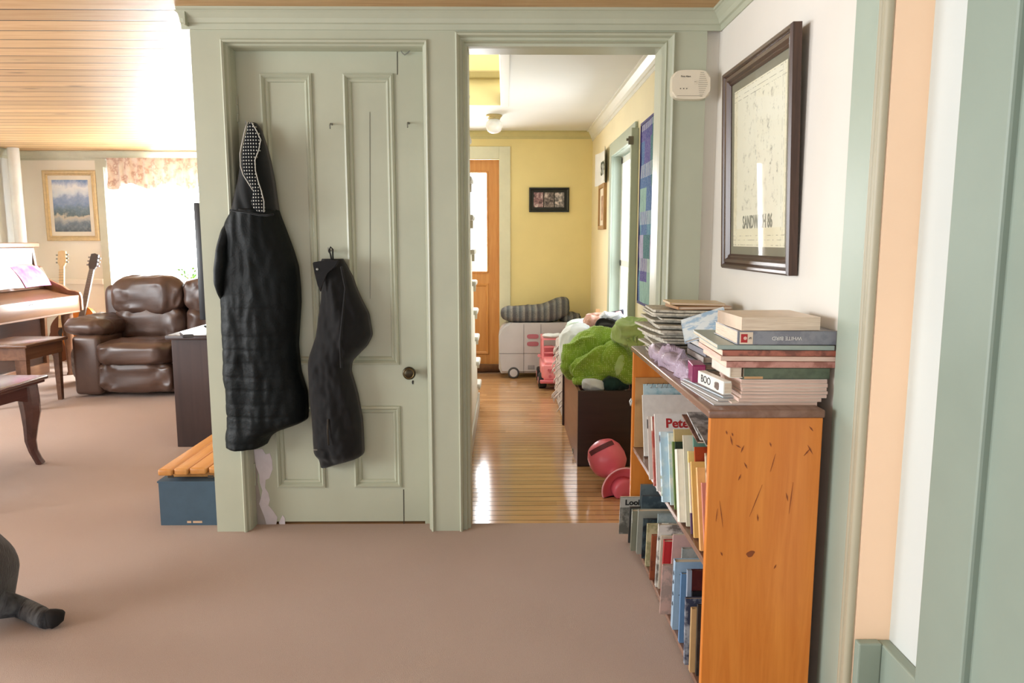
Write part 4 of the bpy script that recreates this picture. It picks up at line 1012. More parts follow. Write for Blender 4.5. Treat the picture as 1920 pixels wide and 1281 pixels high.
roll('fold', [(1072,712),(1105,716),(1140,712),(1180,706)], [1.10,1.07,1.07,1.10], [.03,.055,.06,.06], GREEN, bl, 8)
roll('fold', [(1150,648),(1160,670),(1172,695),(1182,718)], [1.13,1.07,1.03,1.03], [.06,.085,.085,.06], GREEN, bl, 11)
roll('gathered_fold', [(1166,650),(1163,672),(1160,690),(1163,705)], [1.06,1.0,.985,.985], [.035,.032,.026,.014], GREEN2, bl, 14, amp=.008, ridge=.010)
roll('turned_back_corner', [(1163,652),(1166,634),(1180,622),(1200,626),(1212,640)], [1.06,1.03,1.0,.985,.98], [.035,.062,.078,.072,.040], GREEN2, bl, 17, amp=.02, ridge=.030, label='pale underside of the green blanket turned out')

def lump(name, label, cat, c, s, m, seed, amp=.02, fr=7, ridge=.014, rfr=9, rot=None, zmin=None, e=(.8,.8), part='cloth', group=None, xmin=None):
    o = thing(name, label, cat, (c[0], c[1], c[2]-s[2]), group=group)
    b = BM(); cushion(b, c, s, e, (72, 48), amp, fr, seed, rot, ridge, rfr); keep(b, xmin, .812, zmin); obj(part, b, m, o, smooth='all'); return o
WC = fabric('white_cotton', (226,230,232), (206,212,216), 10, .25, 200, .9, .1)
BC = fabric('black_cotton', (30,30,32), (20,20,22), 10, .25, 200)
lump('cloth', 'small white cloth peeping over the front edge of the brown bin', 'cloth', (.50, 1.0, .452), (.065, .030, .040), WC, 4, .016, 12, .012, 14, zmin=.40)
lump('cloth', 'dark bottle green cloth inside the front of the brown bin', 'cloth', (.62, 1.015, .452), (.075, .035, .045), fabric('bottle_green_cloth', (34,62,54), (20,38,36), 12, .3, 150), 7, .018, 11, .012, 14, zmin=.38)
lump('cloth', 'black cloth sunk in the right front of the brown bin', 'cloth', (.735, 1.0, .44), (.03, .03, .03), BC, 9, .012, 12, .01, 15, zmin=.38)
lump('bag', 'dark green crumpled bag at the left rim of the brown bin', 'bag', (.405, 1.385, .53), (.035, .05, .045), fabric('dark_green_nylon', (40,66,52), (22,40,34), 16, .3, 120, .5), 12, .018, 16, .014, 18)
lump('pillow', 'plump white pillow bulging over the left side of the brown bin', 'pillow', (.462, 1.62, .585), (.115, .17, .135), WC, 2, .015, 5, .014, 7, xmin=.35)
lump('cloth', 'black garment draped behind the green blanket', 'garment', (.665, 1.62, .69), (.08, .09, .065), BC, 3, .03, 8, .02, 9)
SPOT = polka('white_spotted_cotton', (224,228,236), (70,72,90), 55, .12)
lump('cloth', 'white cotton garment with small dark spots behind the green blanket', 'garment', (.715, 1.83, .72), (.08, .06, .06), SPOT, 6, .02, 8, .016, 12)
NV = fabric('navy_knit', (34,36,50), (22,24,34), 14, .3, 160)
nv = thing('garment', 'dark navy sleeve arching over the clothes at the right wall', 'garment', (.76, 2.0, .70))
b = BM(); tube(b, [at(u, v, 'y', 2.0) for u, v in ((1130,640),(1129,622),(1131,607),(1138,597),(1150,593),(1163,590),(1176,588),(1190,588))], [.03,.034,.036,.036,.034,.032,.032,.03], 14); keep(b, None, .815, None); obj('sleeve', b, NV, nv, smooth='all')
lump('cloth', 'dusty pink cloth under the navy sleeve', 'garment', (.775, 1.93, .735), (.035, .08, .04), fabric('dusty_pink_cotton', (206,150,146), (180,118,120), 14, .3, 160), 21, .014, 9, .012, 11)
lump('cloth', 'brown and pink patterned cloth heaped left of the navy sleeve', 'garment', (.655, 2.15, .685), (.085, .10, .05), fabric('brown_pink_print', (176,128,100), (222,178,170), 30, .4, 120), 14, .025, 9, .02, 11)
p = at(1121, 595, 'y', 2.25); cb = thing('cardboard_piece', 'upright bit of tan cardboard sticking out of the clothes', 'cardboard', (p.x, 2.25, p.z-.06))
b = BM(); box(b, p.x-.018, p.x+.014, 2.245, 2.25, p.z-.16, p.z+.06, xf=None); obj('flap', b, paint('tan_cardboard', (198,160,112), .8), cb)
# second, hidden bin that carries the back clothes, then a white tub
tb = thing('storage_tub', 'white plastic tub between the toy camper and the clothes', 'tub', (.70, 3.2, 0))
TUB = paint('white_tub_plastic', (222,224,222), .4)
b = BM(); xa = .648
ring(b, xa, .805, 3.16, 3.50, [(.03, 0), (.0, .50), (-.008, .50), (-.008, .515), (.006, .515), (.034, .03)], lambda a, bb, d: Vector((a, bb, d))); box(b, xa+.03, .775, 3.19, 3.47, 0, .03); obj('body', b, TUB, tb)
b = BM(); box(b, xa-.008, .812, 3.15, 3.51, .515, .54, .008, 2); obj('lid', b, TUB, tb, smooth=True)
hm = thing('laundry_basket', 'clothes filled fabric basket behind the brown bin with frayed white fringe', 'basket', (.6, 2.35, 0))
b = BM(); box(b, .40, .80, 1.93, 2.75, 0, .50, .03, 3); obj('body', b, fabric('grey_white_woven', (206,196,190), (150,132,128), 40, .5, 90), hm, smooth=True)
b = BM(); rr = random.Random(3)
for i in range(34):
    y = 1.95+.78*rr.random(); z = .48-.42*rr.random()
    tube(b, [(.399, y, z), (.386-.02*rr.random(), y-.01, z-.02), (.380-.02*rr.random(), y-.02, z-.045)], [.006, .005, .002], 5)
fr_ = obj('fringe', b, fabric('white_fringe', (226,216,212), (196,176,172), 30), hm, smooth='all'); fr_['kind'] = 'stuff'
lump('cloth', 'pale mint cloth between the tub and the clothes heap', 'garment', (.60, 2.5, .585), (.14, .16, .08), fabric('mint_cotton', (206,222,214), (186,206,198), 14, .3, 160), 31, .025, 7, .016, 9, zmin=.502)

# ------------------------------------------------------------------ pink plastic toy on the floor
PNK = paint('pink_toy_plastic', (224,104,120), .35, .06, 6, .02)
PNKL = paint('light_pink_rim', (240,176,186), .35, .05)
ty = thing('toy', 'pink plastic toy with a slotted handle body and round flared base on the hall floor', 'toy', (.52, .55, 0))
def ori(c, ax, roll=0):
    z = Vector(ax).normalized(); x = Vector((1, 0, 0)); x = (x-z*x.dot(z)).normalized(); y = z.cross(x)
    return Matrix((x, y, z)).transposed().to_4x4()
c0, c1 = at(1137, 858, 'y', .58), at(1166, 914, 'y', .44)
axis = (c1-c0)
M1 = Matrix.Translation(c0) @ ori(c0, axis)
b = BM()
prof = [(.0, -.088), (.046, -.083), (.076, -.062), (.092, -.030), (.096, .015), (.090, .05), (.072, .075), (.046, .09), (.036, .10), (.034, .12)]
lathe(b, prof, (0,0,0), 'z', 40)
bmesh.ops.transform(b, matrix=M1, verts=b.verts[:]); obj('handle_body', b, PNK, ty, smooth='all')
# dark slot through the body facing the viewer
vd = (CAM-c0).normalized(); az = axis.normalized(); side = az.cross(vd).normalized(); out = side.cross(az).normalized()
if out.dot(vd) < 0: out = -out
b = BM(); sl = []
for i in range(21):
    a = -.75+1.5*i/20; sl.append((a, -.014))
for i in range(21):
    a = .75-1.5*i/20; sl.append((a, .014))
vv = [b.verts.new(c0+az*(-.02+h+.012*math.cos(a*2)) + (out*math.cos(a)+side*math.sin(a))*.0962) for a, h in sl]
for i in range(20): b.faces.new((vv[i], vv[i+1], vv[40-i], vv[41-i]))
obj('handle_slot', b, paint('slot_dark_maroon', (92,28,36), .6), ty, smooth='all')
M2 = Matrix.Translation(c1) @ ori(c1, Vector((.22, -.85, -.12)))
b = BM(); lathe(b, [(.02, -.04), (.055, -.028), (.096, -.006), (.108, .006), (.110, .014), (.103, .012), (.084, -.002), (.070, -.006), (.02, -.006)], (0,0,0), 'z', 44); bmesh.ops.transform(b, matrix=M2, verts=b.verts[:]); keep(b, None, None, .001); obj('flared_base', b, PNK, ty, smooth='all')
b = BM(); tube(b, [M2 @ Vector((.108*math.cos(a), .108*math.sin(a), .012)) for a in [2*PI*k/48 for k in range(49)]], .004, 8); keep(b, None, None, .001); obj('rim', b, PNKL, ty, smooth='all')
b = BM(); lathe(b, [(0, .045), (.044, .045), (.054, .040), (.057, .030), (.057, -.007), (0, -.007)], (0,0,0), 'z', 40); bmesh.ops.transform(b, matrix=M2, verts=b.verts[:]); keep(b, None, None, .001); obj('hub', b, PNK, ty, smooth='all')

# ------------------------------------------------------------------ pink toy jeep, facing the viewer
JX0, JX1, JY = .318, .61, 3.10
jm = .455
jp = thing('toy_jeep', 'pink doll jeep standing at the far end of the hallway', 'toy car', (jm, JY+.25, 0))
JP = paint('jeep_pink', (240,150,156), .35, .05); JPD = paint('jeep_rose', (206,104,116), .35, .05); TYR = paint('black_tyre', (34,34,36), .7)
def jbox(name, x0, x1, y0, y1, z0, z1, m, bev=.01, par=None): 
    b = BM(); box(b, jm+x0, jm+x1, JY+y0, JY+y1, z0, z1, bev, 3); return obj(name, b, m, par or jp, smooth=True)
jbox('body_tub', -.145, .145, -.0, .46, .09, .21, JP, .02)
jbox('bonnet', -.12, .12, -.01, .20, .20, .245, JP, .02)
gr = jbox('grille', -.13, .13, -.03, .005, .085, .215, JP, .012)
jbox('bumper', -.16, .16, -.06, -.02, .06, .088, JPD, .008)
b = BM()
for z in (.285, .335): box(b, jm-.125, jm+.125, JY+.20, JY+.212, z-.005, z+.005)
ring(b, jm-.135, jm+.135, .235, .415, [(0, JY+.195), (0, JY+.18), (.016, JY+.18), (.016, JY+.21), (0, JY+.21)], mpA); obj('windscreen_frame', b, JP, jp, smooth=True)
b = BM(); ring(b, jm-.135, jm+.135, .20, .42, [(0, JY+.435), (0, JY+.42), (.016, JY+.42), (.016, JY+.45), (0, JY+.45)], mpA)
for sx in (-1, 1): box(b, jm+sx*.128-.008, jm+sx*.128+.008, JY+.19, JY+.44, .402, .418)
obj('roll_cage', b, JP, jp, smooth=True)
for sx in (-1, 1):
    jbox('seat', sx*.065-.045, sx*.065+.045, .30, .36, .18, .33, JPD, .015)
    for yy in (.075, .39):
        b = BM(); lathe(b, [(0, -.035), (.055, -.035), (.066, -.026), (.066, .026), (.055, .035), (0, .035)], (jm+sx*.135, JY+yy, .0665), 'x', 28); wl = obj('wheel', b, TYR, jp, smooth=True)
        b = BM(); lathe(b, [(0, -.038), (.03, -.038), (.034, .0), (.03, .038), (0, .038)], (jm+sx*.135, JY+yy, .0665), 'x', 20); obj('wheel_hub', b, JP, wl, smooth=True)
    hx = jm+sx*.075
    b = BM(); prism(b, [(hx+.021*math.sin(t)**3, .168+.019*(13*math.cos(t)-5*math.cos(2*t)-2*math.cos(3*t)-math.cos(4*t))/16) for t in [2*PI*k/30 for k in range(30)]], mpA, JY-.036, JY-.028); obj('heart_headlight', b, JPD, gr)
    b = BM(); lathe(b, [(0, -.005), (.012, -.005), (.012, .004), (0, .004)], (hx, JY-.031, .118), 'y', 16); obj('indicator_light', b, JPD, gr, smooth=True)
    b = BM(); lathe(b, [(0, -.01), (.014, -.01), (.014, .01), (0, .01)], (jm+sx*.158, JY+.19, .262), 'y', 14); obj('wing_mirror', b, JP, jp, smooth=True)
p = thing('cloth', 'small white cloth lying on the roof bar of the pink jeep', 'cloth', (jm-.05, JY+.22, .42)); b = BM(); cushion(b, (jm-.045, JY+.22, .434), (.085, .06, .016), (.8,.8), (40, 24), .008, 16, 3, None, .006, 20); keep(b, None, None, .4195); obj('folds', b, WC, p, smooth='all')

# ------------------------------------------------------------------ silver doll camper with a woven cushion on top
CX0, CX1, CYF, CYB = at(935, 660, 'y', 3.6).x, .68, 3.62, 3.87
CZ = at(980, 606, 'y', 3.6).z
cmpr = thing('toy_camper', 'silver grey doll camper van parked at the end of the hallway', 'toy camper', ((CX0+CX1)/2, (CYF+CYB)/2, 0))
SIL = paint('silver_grey_plastic', (196,194,197), .4, .05, 5); SEAM = paint('camper_seam', (120,118,124), .6); WPK = paint('pink_window', (186,110,124), .3)
b = BM(); r = .12; out_ = []
for cx_, a0 in ((CX1-r, 0), (CX0+r, PI/2)):
    for k in range(9): a = a0+PI/2*k/8; out_.append((cx_+r*math.cos(a), CZ-r+r*math.sin(a)))
out_ += [(CX0, .09), (CX0+.02, .045), (CX1-.02, .045), (CX1, .09)]
prism(b, out_, mpA, CYF, CYB); bmesh.ops.bevel(b, geom=[e for e in b.edges if abs(e.verts[0].co.y-e.verts[1].co.y) < 1e-5], offset=.02, segments=3, affect='EDGES'); bd = obj('body_shell', b, SIL, cmpr, smooth=True)
xs = [at(u, 640, 'y', CYF).x for u in (982, 1014)]; zs_ = at(980, 663, 'y', CYF).z
for x in xs: b = BM(); box(b, x-.002, x+.002, CYF-.002, CYF+.01, .05, CZ-.012); obj('door_seam', b, SEAM, bd)
b = BM(); box(b, CX0+.005, xs[1], CYF-.002, CYF+.01, zs_-.002, zs_+.002); obj('waist_seam', b, SEAM, bd)
for v in (631, 645):
    a, c2 = at(988, v, 'y', CYF), at(1010, v, 'y', CYF); h = .021; cxx = (a.x+c2.x)/2; hw_ = (c2.x-a.x)/2
    b = BM(); prism(b, [(cxx+hw_*sgp(math.cos(t), .5), a.z+h*sgp(math.sin(t), .7)) for t in [2*PI*k/28 for k in range(28)]], mpA, CYF-.004, CYF+.004); obj('window', b, WPK, bd)
a, c2 = at(990, 693, 'y', CYF), at(1002, 685, 'y', CYF); b = BM(); box(b, a.x, c2.x, CYF-.002, CYF+.005, a.z, c2.z); ve = obj('vent', b, SEAM, bd)
for k in range(4): z = a.z+(c2.z-a.z)*(k+.5)/4; b = BM(); box(b, a.x+.004, c2.x-.004, CYF-.004, CYF, z-.002, z+.002); obj('vent_slat', b, SIL, ve)
for wx in (at(963, 697, 'y', CYF).x, CX1-.13):
    for wy in (CYF+.0, CYB-.02):
        b = BM(); lathe(b, [(0, -.014), (.046, -.014), (.052, -.008), (.052, .016), (0, .016)], (wx, wy, .052), 'y', 28); wl = obj('wheel', b, paint('dark_grey_tyre', (70,70,72), .6), cmpr, smooth=True)
        b = BM(); lathe(b, [(0, -.018), (.024, -.018), (.036, -.016), (.036, .0), (0, .0)], (wx, wy, .052), 'y', 24); obj('wheel_hub', b, SIL, wl, smooth=True)
g = G('grey_woven_stripe', .95, 0, .15); s = g.sep(); 
f = g.math('FRACT', g.math('MULTIPLY', s[0], 9)); c = g.ramp(f, [(0, (96,98,100)), (.2, (140,138,134)), (.34, (84,90,96)), (.52, (120,122,122)), (.7, (150,146,140)), (.8, (92,92,94))])
c = g.mix(g.ramp(g.noise(140, 3), [(.45, (0,0,0)), (.7, (200,200,200))]), c, (62,62,64)); g.col(c).bump(g.noise(180, 2), .5, .004); WOV = g.m
cu = thing('blanket', 'folded grey striped woven blanket lying on the toy camper', 'blanket', (.32, 3.76, CZ))
b = BM(); w = (CX1-CX0); 
cushion(b, (CX0+w*.46, 3.76, CZ+.074), (w*.43, .15, .074), (.5, .6), (90, 48), .018, 7, 2, None, .006, 12, fn=lambda p, q: Vector((p.x, p.y, p.z*(1+.9*max(0, q.x-.2))+.085*max(0, q.x-.15)))); keep(b, None, None, CZ+.002); obj('folded_layer', b, WOV, cu, smooth='all')
b = BM(); cushion(b, (CX0+w*.90, 3.78, CZ+.03), (w*.13, .10, .045), (.7, .7), (60, 40), .02, 14, 7, None, .016, 14); keep(b, None, None, CZ+.002); obj('crumpled_end', b, WOV, cu, smooth='all')
# dark rug roll at the foot of the far door
dr = thing('door_draught_roll', 'brown draught roll lying along the foot of the back door', 'draught stop', (-.2, YF-.06, 0))
b = BM(); tube(b, [(-.8, YF-.06, .042), (-.3, YF-.07, .042), (-.06, YF-.065, .040), (.0, YF-.06, .034)], [.03, .042, .040, .016], 14); obj('fabric_tube', b, fabric('brown_cord_fabric', (112,76,48), (86,58,38), 20), dr, smooth='all')
# ================================================================== LIVING ROOM
def quick(name, m, par, fn, **k):
    b = BM(); fn(b); return obj(name, b, m, par, **k)
# brown leather loveseat
g = G('brown_leather', .34, 0, .6); f = g.noise(4, 4)
g.col(g.ramp(f, [(.3, (92,70,60)), (.7, (72,54,46))])); g.bump(g.vor(240), .12, .002); LEA = g.m
sf = thing('leather_sofa', 'brown leather reclining sofa under the living room window', 'sofa', (-2.7, 3.2, 0))
SX = [(-3.27, -2.66), (-2.66, -2.05)]
b = BM(); box(b, -3.46, -3.24, 2.80, 3.60, .02, .50, .035, 3); a1 = obj('arm', b, LEA, sf, smooth=True)
b = BM(); cushion(b, (-3.40, 3.18, .555), (.20, .34, .085), (.5, .75), (80, 50), .014, 6, 2, None, .012, 9); obj('arm_pad', b, LEA, a1, smooth='all')
b = BM(); box(b, -2.08, -1.88, 2.80, 3.60, .02, .50, .035, 3); a2 = obj('arm', b, LEA, sf, smooth=True)
b = BM(); cushion(b, (-1.98, 3.05, .555), (.14, .34, .082), (.5, .75), (60, 40), .014, 6, 5, None, .012, 9); obj('arm_pad', b, LEA, a2, smooth='all')
b = BM(); box(b, -3.25, -2.07, 2.86, 3.62, .03, .28, .02, 2); obj('base', b, LEA, sf, smooth=True)
def pleat(sd, dirn=1):
    def fn(p, q):
        k = .012*math.sin(q.x*9+sd+2*noise.noise(Vector((q.x*2, q.z*2, sd))))*max(0, -q.y)
        p = p.copy(); p.y += k*(.6+.8*abs(q.z)); return p
    return fn
for i, (a, c) in enumerate(SX):
    m, w = (a+c)/2, (c-a)/2
    b = BM(); cushion(b, (m, 3.06, .355), (w-.003, .33, .105), (.35, .5), (80, 48), .012, 5, 11+i, None, .009, 7, fn=pleat(i)); obj('seat_cushion', b, LEA, sf, smooth='all')
    b = BM(); cushion(b, (m, 2.86, .165), (w-.006, .085, .125), (.3, .45), (70, 44), .008, 6, 14+i, None, .009, 8, fn=pleat(i+2)); obj('footrest_panel', b, LEA, sf, smooth='all')
    m -= .055
    b = BM(); cushion(b, (m, 3.30, .565), (w-.002, .13, .155), (.4, .55), (80, 50), .012, 5, 17+i, None, .012, 7, fn=pleat(i+4)); obj('lumbar_cushion', b, LEA, sf, smooth='all')
    b = BM(); cushion(b, (m, 3.30, .795), (w-.002, .155, .165), (.4, .55), (80, 50), .014, 5, 21+i, None, .014, 6.5, fn=pleat(i+7)); obj('head_cushion', b, LEA, sf, smooth='all')
b = BM(); cushion(b, (-3.33, 3.38, .68), (.10, .12, .20), (.4, .45), (50, 40), .006, 6, 27); obj('side_wing', b, LEA, sf, smooth='all')
b = BM(); box(b, -3.36, -1.98, 3.42, 3.62, .2, .88, .05, 3); obj('back_frame', b, LEA, sf, smooth=True)

# upright piano on the left wall, its keyboard facing +x
PW = wood('piano_walnut', (150,112,84), (128,92,68), 'y', .5, .30, None, .6)
PWD = wood('piano_dark_panel', (74,52,42), (56,40,34), 'y', .5, .3)
PX0, PXF, PY0, PY1 = -4.72, -4.00, 2.40, 3.98
pi_ = thing('piano', 'brown upright piano against the left living room wall', 'piano', ((PX0+PXF)/2, (PY0+PY1)/2, 0))
quick('back_case', PW, pi_, lambda b: box(b, PX0, PX0+.30, PY0, PY1, 0, .62, .004))
quick('upper_panel', PWD, pi_, lambda b: box(b, PX0, PX0+.30, PY0+.03, PY1-.03, .62, 1.19, .004))
quick('top_lid', PW, pi_, lambda b: box(b, PX0-.01, PX0+.34, PY0-.02, PY1+.02, 1.19, 1.235, .01, 3), smooth=True)
side = [(PX0, 0), (PX0, 1.19), (PX0+.30, 1.19), (PX0+.31, 1.02), (PX0+.36, 1.01), (PX0+.40, .90), (PX0+.56, .83), (PX0+.60, .79), (PXF-.06, .785), (PXF-.015, .77), (PXF, .73), (PXF, .60), (PXF-.36, .58), (PXF-.37, 0)]
for yy in ((PY0, PY0+.035), (PY1-.035, PY1)):
    b = BM(); prism(b, side, lambda a, bb, d: Vector((a, d, bb)), *yy); bmesh.ops.bevel(b, geom=b.edges[:], offset=.004, segments=1, affect='EDGES'); obj('side_panel', b, PW, pi_, smooth=True)
quick('key_bed', PW, pi_, lambda b: box(b, PX0+.30, PXF-.015, PY0+.035, PY1-.035, .585, .64, .004))
quick('key_slip', PW, pi_, lambda b: box(b, PXF-.05, PXF-.012, PY0+.035, PY1-.035, .60, .745, .008, 2), smooth=True)
b = BM(); prism(b, [(PX0+.62, .745), (PX0+.36, .82), (PX0+.30, .82), (PX0+.30, .72), (PXF-.05, .72), (PXF-.05, .745)], lambda a, bb, d: Vector((a, d, bb)), PY0+.036, PY1-.036); obj('fallboard', b, PW, pi_, smooth=True)
b = BM(); prism(b, [(PX0+.40, .815), (PX0+.315, 1.03), (PX0+.302, 1.03), (PX0+.38, .812)], lambda a, bb, d: Vector((a, d, bb)), PY0+.06, PY1-.06); obj('music_desk', b, PW, pi_)
quick('lower_panel', PWD, pi_, lambda b: box(b, PX0+.30, PX0+.33, PY0+.05, PY1-.05, .05, .57, .004))
quick('bottom_rail', PW, pi_, lambda b: box(b, PX0+.30, PX0+.36, PY0+.03, PY1-.03, .0, .10, .004))
for yy in (PY0+.08, PY1-.14):
    b = BM(); lathe(b, [(.042, 0), (.03, .03), (.034, .25), (.045, .40), (.05, .50), (.05, .585)], (PXF-.10, yy+.03, 0), 'z', 16); obj('leg', b, PW, pi_, smooth=True)
b = BM(); pp = at(57, 571, 'x', PXF-.010); text('Pianoli', .028, BLK, pi_, (PXF-.0115, pp.y, pp.z), (PI/2, 0, PI/2))
# sheet music
def sheet(label, y0, y1, x0, z0, x1, z1, m, bendk, cat='sheet music'):
    o = thing('sheet_music', label, cat, (x0, (y0+y1)/2, z0))
    def f(u, v, k): return Vector((x0+(x1-x0)*v+.03*math.sin(v*PI)*bendk+k, y0+(y1-y0)*u, z0+(z1-z0)*v+.012*math.sin(u*PI)*bendk))
    b = BM(); A = grid(b, 12, 12, lambda u, v: f(u, v, 0)); B2 = grid(b, 12, 12, lambda u, v: f(u, v, .004))
    for j in range(12):
        b.faces.new((A[0][j], A[0][j+1], B2[0][j+1], B2[0][j])); b.faces.new((A[12][j], A[12][j+1], B2[12][j+1], B2[12][j])); b.faces.new((A[j][0], A[j+1][0], B2[j+1][0], B2[j][0])); b.faces.new((A[j][12], A[j+1][12], B2[j+1][12], B2[j][12]))
    obj('pages', b, m, o, smooth=True)
g = G('pink_music_cover', .7); g.col(g.ramp(g.noise(7, 3), [(.35, (206,84,150)), (.55, (222,140,184)), (.68, (236,196,216))]))
ym = at(48, 520, 'x', -4.33).y
sheet('pink music book standing on the piano desk', ym-.12, ym+.26, PX0+.46, .838, PX0+.338, 1.02, g.m, .4)
sheet('white sheet music standing on the piano desk at the frame edge', ym-.50, ym-.14, PX0+.46, .838, PX0+.338, 1.03, paint('music_paper', (238,236,230), .7), .4)
wv = thing('vase', 'white rounded vase standing before the piano top panel', 'vase', (PX0+.36, ym-.38, 1.235))
# (stands on the lid)
b = BM(); lathe(b, [(0, 0), (.05, 0), (.07, .06), (.055, .11), (.03, .14), (.035, .16), (.025, .155), (0, .15)], (PX0+.17, ym-.9, 1.236), 'z', 24); bpy.data.objects.remove(wv)
wv = thing('vase', 'white rounded vase standing on the piano lid', 'vase', (PX0+.17, ym-.9, 1.236)); obj('body', b, WHITEPAINT, wv, smooth=True)
# bench
bx0, bx1, by0, by1, bz = -3.90, -3.475, 2.28, 2.80, .50
bc = thing('piano_bench', 'dark wooden piano bench with tapered legs', 'bench', ((bx0+bx1)/2, (by0+by1)/2, 0))
BW = wood('bench_wood', (112,78,56), (90,60,44), 'y', .6, .25)
quick('seat_lid', BW, bc, lambda b: box(b, bx0, bx1, by0, by1, bz-.025, bz, .008, 2), smooth=True)
quick('apron', BW, bc, lambda b: box(b, bx0+.03, bx1-.03, by0+.03, by1-.03, bz-.12, bz-.025, .004))
for x in (bx0+.06, bx1-.06):
    for y in (by0+.06, by1-.06):
        b = BM(); tube(b, [(x, y, bz-.03), (x, y, .3), (x, y, 0)], [.036, .030, .022], 4); obj('leg', b, BW, bc)
# coffee table
CTW = wood('cherry_table_wood', (92,58,50), (72,44,40), 'y', .5, .2, None, .6)
tx1, ty1, tz = -2.585, 1.075, .50
ct = thing('coffee_table', 'dark cherry coffee table with curved cabriole legs', 'table', (tx1-.5, ty1-.6, 0))
quick('tabletop', CTW, ct, lambda b: box(b, tx1-1.0, tx1, ty1-1.15, ty1, tz-.022, tz, .010, 3), smooth=True)
quick('top_moulding', CTW, ct, lambda b: box(b, tx1-.985, tx1-.015, ty1-1.135, ty1-.015, tz-.038, tz-.022, .004))
ap = [(tx1-.95, tz-.038), (tx1-.05, tz-.038), (tx1-.05, tz-.16), (tx1-.12, tz-.135), (tx1-.2, tz-.105), (tx1-.5, tz-.095), (tx1-.8, tz-.105), (tx1-.88, tz-.135), (tx1-.95, tz-.16)]
for yy in (ty1-.08, ty1-1.09): b = BM(); prism(b, ap, lambda a, bb, d: Vector((a, d, bb)), yy, yy+.022); obj('apron', b, CTW, ct)
ap = [(ty1-1.09, tz-.038), (ty1-.06, tz-.038), (ty1-.06, tz-.16), (ty1-.13, tz-.13), (ty1-.22, tz-.105), (ty1-.55, tz-.095), (ty1-.93, tz-.105), (ty1-1.02, tz-.13), (ty1-1.09, tz-.16)]
for xx in (tx1-.07, tx1-.95): b = BM(); prism(b, ap, lambda a, bb, d: Vector((d, a, bb)), xx, xx+.022); obj('apron', b, CTW, ct)
for sx in (1, -1):
    for sy in (1, -1):
        cx_ = tx1-.075 if sx > 0 else tx1-.925; cy_ = ty1-.085 if sy > 0 else ty1-1.065
        b = BM(); tube(b, [Vector((cx_+sx*o_, cy_+sy*o_*.5, z)) for z, o_ in ((tz-.038, 0), (tz-.12, .004), (tz-.20, .008), (.22, .002), (.14, -.004), (.08, .004), (.03, .020), (0, .032))], [.052, .054, .050, .038, .030, .024, .022, .024], 8); obj('leg', b, CTW, ct, smooth=True)
# TV stand, TV, remote
TVW = wood('espresso_wood', (66,48,44), (52,38,36), 'z', .6, .4)
qx, qy = -2.005, 1.345
tv = thing('tv_stand', 'espresso brown television cabinet beside the closet corner', 'cabinet', (qx+.3, qy+.6, 0))
quick('carcass', TVW, tv, lambda b: box(b, qx, -1.42, qy, qy+1.3, 0, .665, .003))
p = at(310, 633, 'y', qy-.02)
quick('cabinet_top', TVW, tv, lambda b: box(b, p.x, -1.40, qy-.03, qy+1.33, .665, .692, .005, 2), smooth=True)
t = thing('television', 'thin black television seen edge on at the closet corner', 'television', (-1.88, 2.1, .692))
a, c = at(362, 380, 'y', 1.55), at(383, 380, 'y', 1.55)
TVB = paint('black_tv_plastic', (38,42,46), .35)
quick('screen_panel', TVB, t, lambda b: box(b, a.x, a.x+.05, 1.55, 2.65, .76, a.z, .006, 2), smooth=True)
quick('display', paint('dark_screen_glass', (14,15,17), .08), t, lambda b: box(b, a.x-.002, a.x, 1.565, 2.635, .775, a.z-.015))
quick('stand_foot', TVB, t, lambda b: (box(b, a.x-.06, a.x+.12, 1.75, 2.45, .693, .704, .004), box(b, a.x+.015, a.x+.035, 2.0, 2.2, .70, .77)))
p = at(350, 630, 'z', .695); r_ = thing('remote_control', 'flat silver and black remote on the television cabinet', 'remote', (p.x, p.y, .693), (0, 0, .5))
b = BM(); box(b, -.03, .03, -.09, .09, 0, .02, .006, 2); o = obj('case', b, paint('remote_black', (50,50,54), .4), r_, False, smooth=True)
b = BM(); box(b, -.026, .026, -.085, .085, .0195, .022, .002); obj('keypad', b, paint('remote_silver', (186,188,192), .35), r_, False)
# slatted bench end over a blue carton
SLW = wood('honey_slat_wood', (208,150,86), (190,128,66), 'y', .6, .35)
sb = thing('slatted_bench', 'honey coloured wooden slats of a low bench by the closet corner', 'bench', (-1.40, .35, .2))
for k, (u0, u1) in enumerate(((295, 322), (325, 351), (355, 386), (391, 415))):
    a, c = at(u0, 884+k*1.5, 'y', .055+.01*k), at(u1, 884+k*1.5, 'y', .055+.01*k)
    b = BM(); box(b, a.x, min(c.x, -1.257), .055+.01*k, 1.15, .232, .262, .008, 3); obj('slat', b, SLW, sb, smooth=True)
b = BM(); box(b, -1.50, -1.256, .13, .17, .204, .232, .003); obj('cross_rail', b, SLW, sb); b = BM(); box(b, -1.50, -1.256, .98, 1.02, .0, .232, .003); obj('cross_rail', b, SLW, sb)
BLU = paint('blue_grey_carton', (66,88,104), .75, .08, 20, .1, 80)
xa = at(299, 940, 'y', .075).x
bb_ = thing('carton', 'blue grey cardboard carton under the wooden slats', 'box', (-1.39, .25, 0))
b = BM(); box(b, xa, -1.256, .075, .078, 0, .196); box(b, xa, xa+.003, .078, .50, 0, .196); box(b, -1.259, -1.256, .078, .50, 0, .196); box(b, xa, -1.256, .497, .50, 0, .196); box(b, xa+.003, -1.259, .078, .497, 0, .004); obj('walls', b, BLU, bb_)
b = BM(); box(b, xa-.004, -1.256, .071, .50, .196, .203); obj('lid', b, BLU, bb_)
b = BM(); a = at(351, 981, 'y', .074); c = at(379, 977, 'y', .074)
for q0, q1 in ((a.x, a.x+.018), (a.x+.026, c.x)): box(b, q0, q1, .0735, .0755, a.z, c.z)
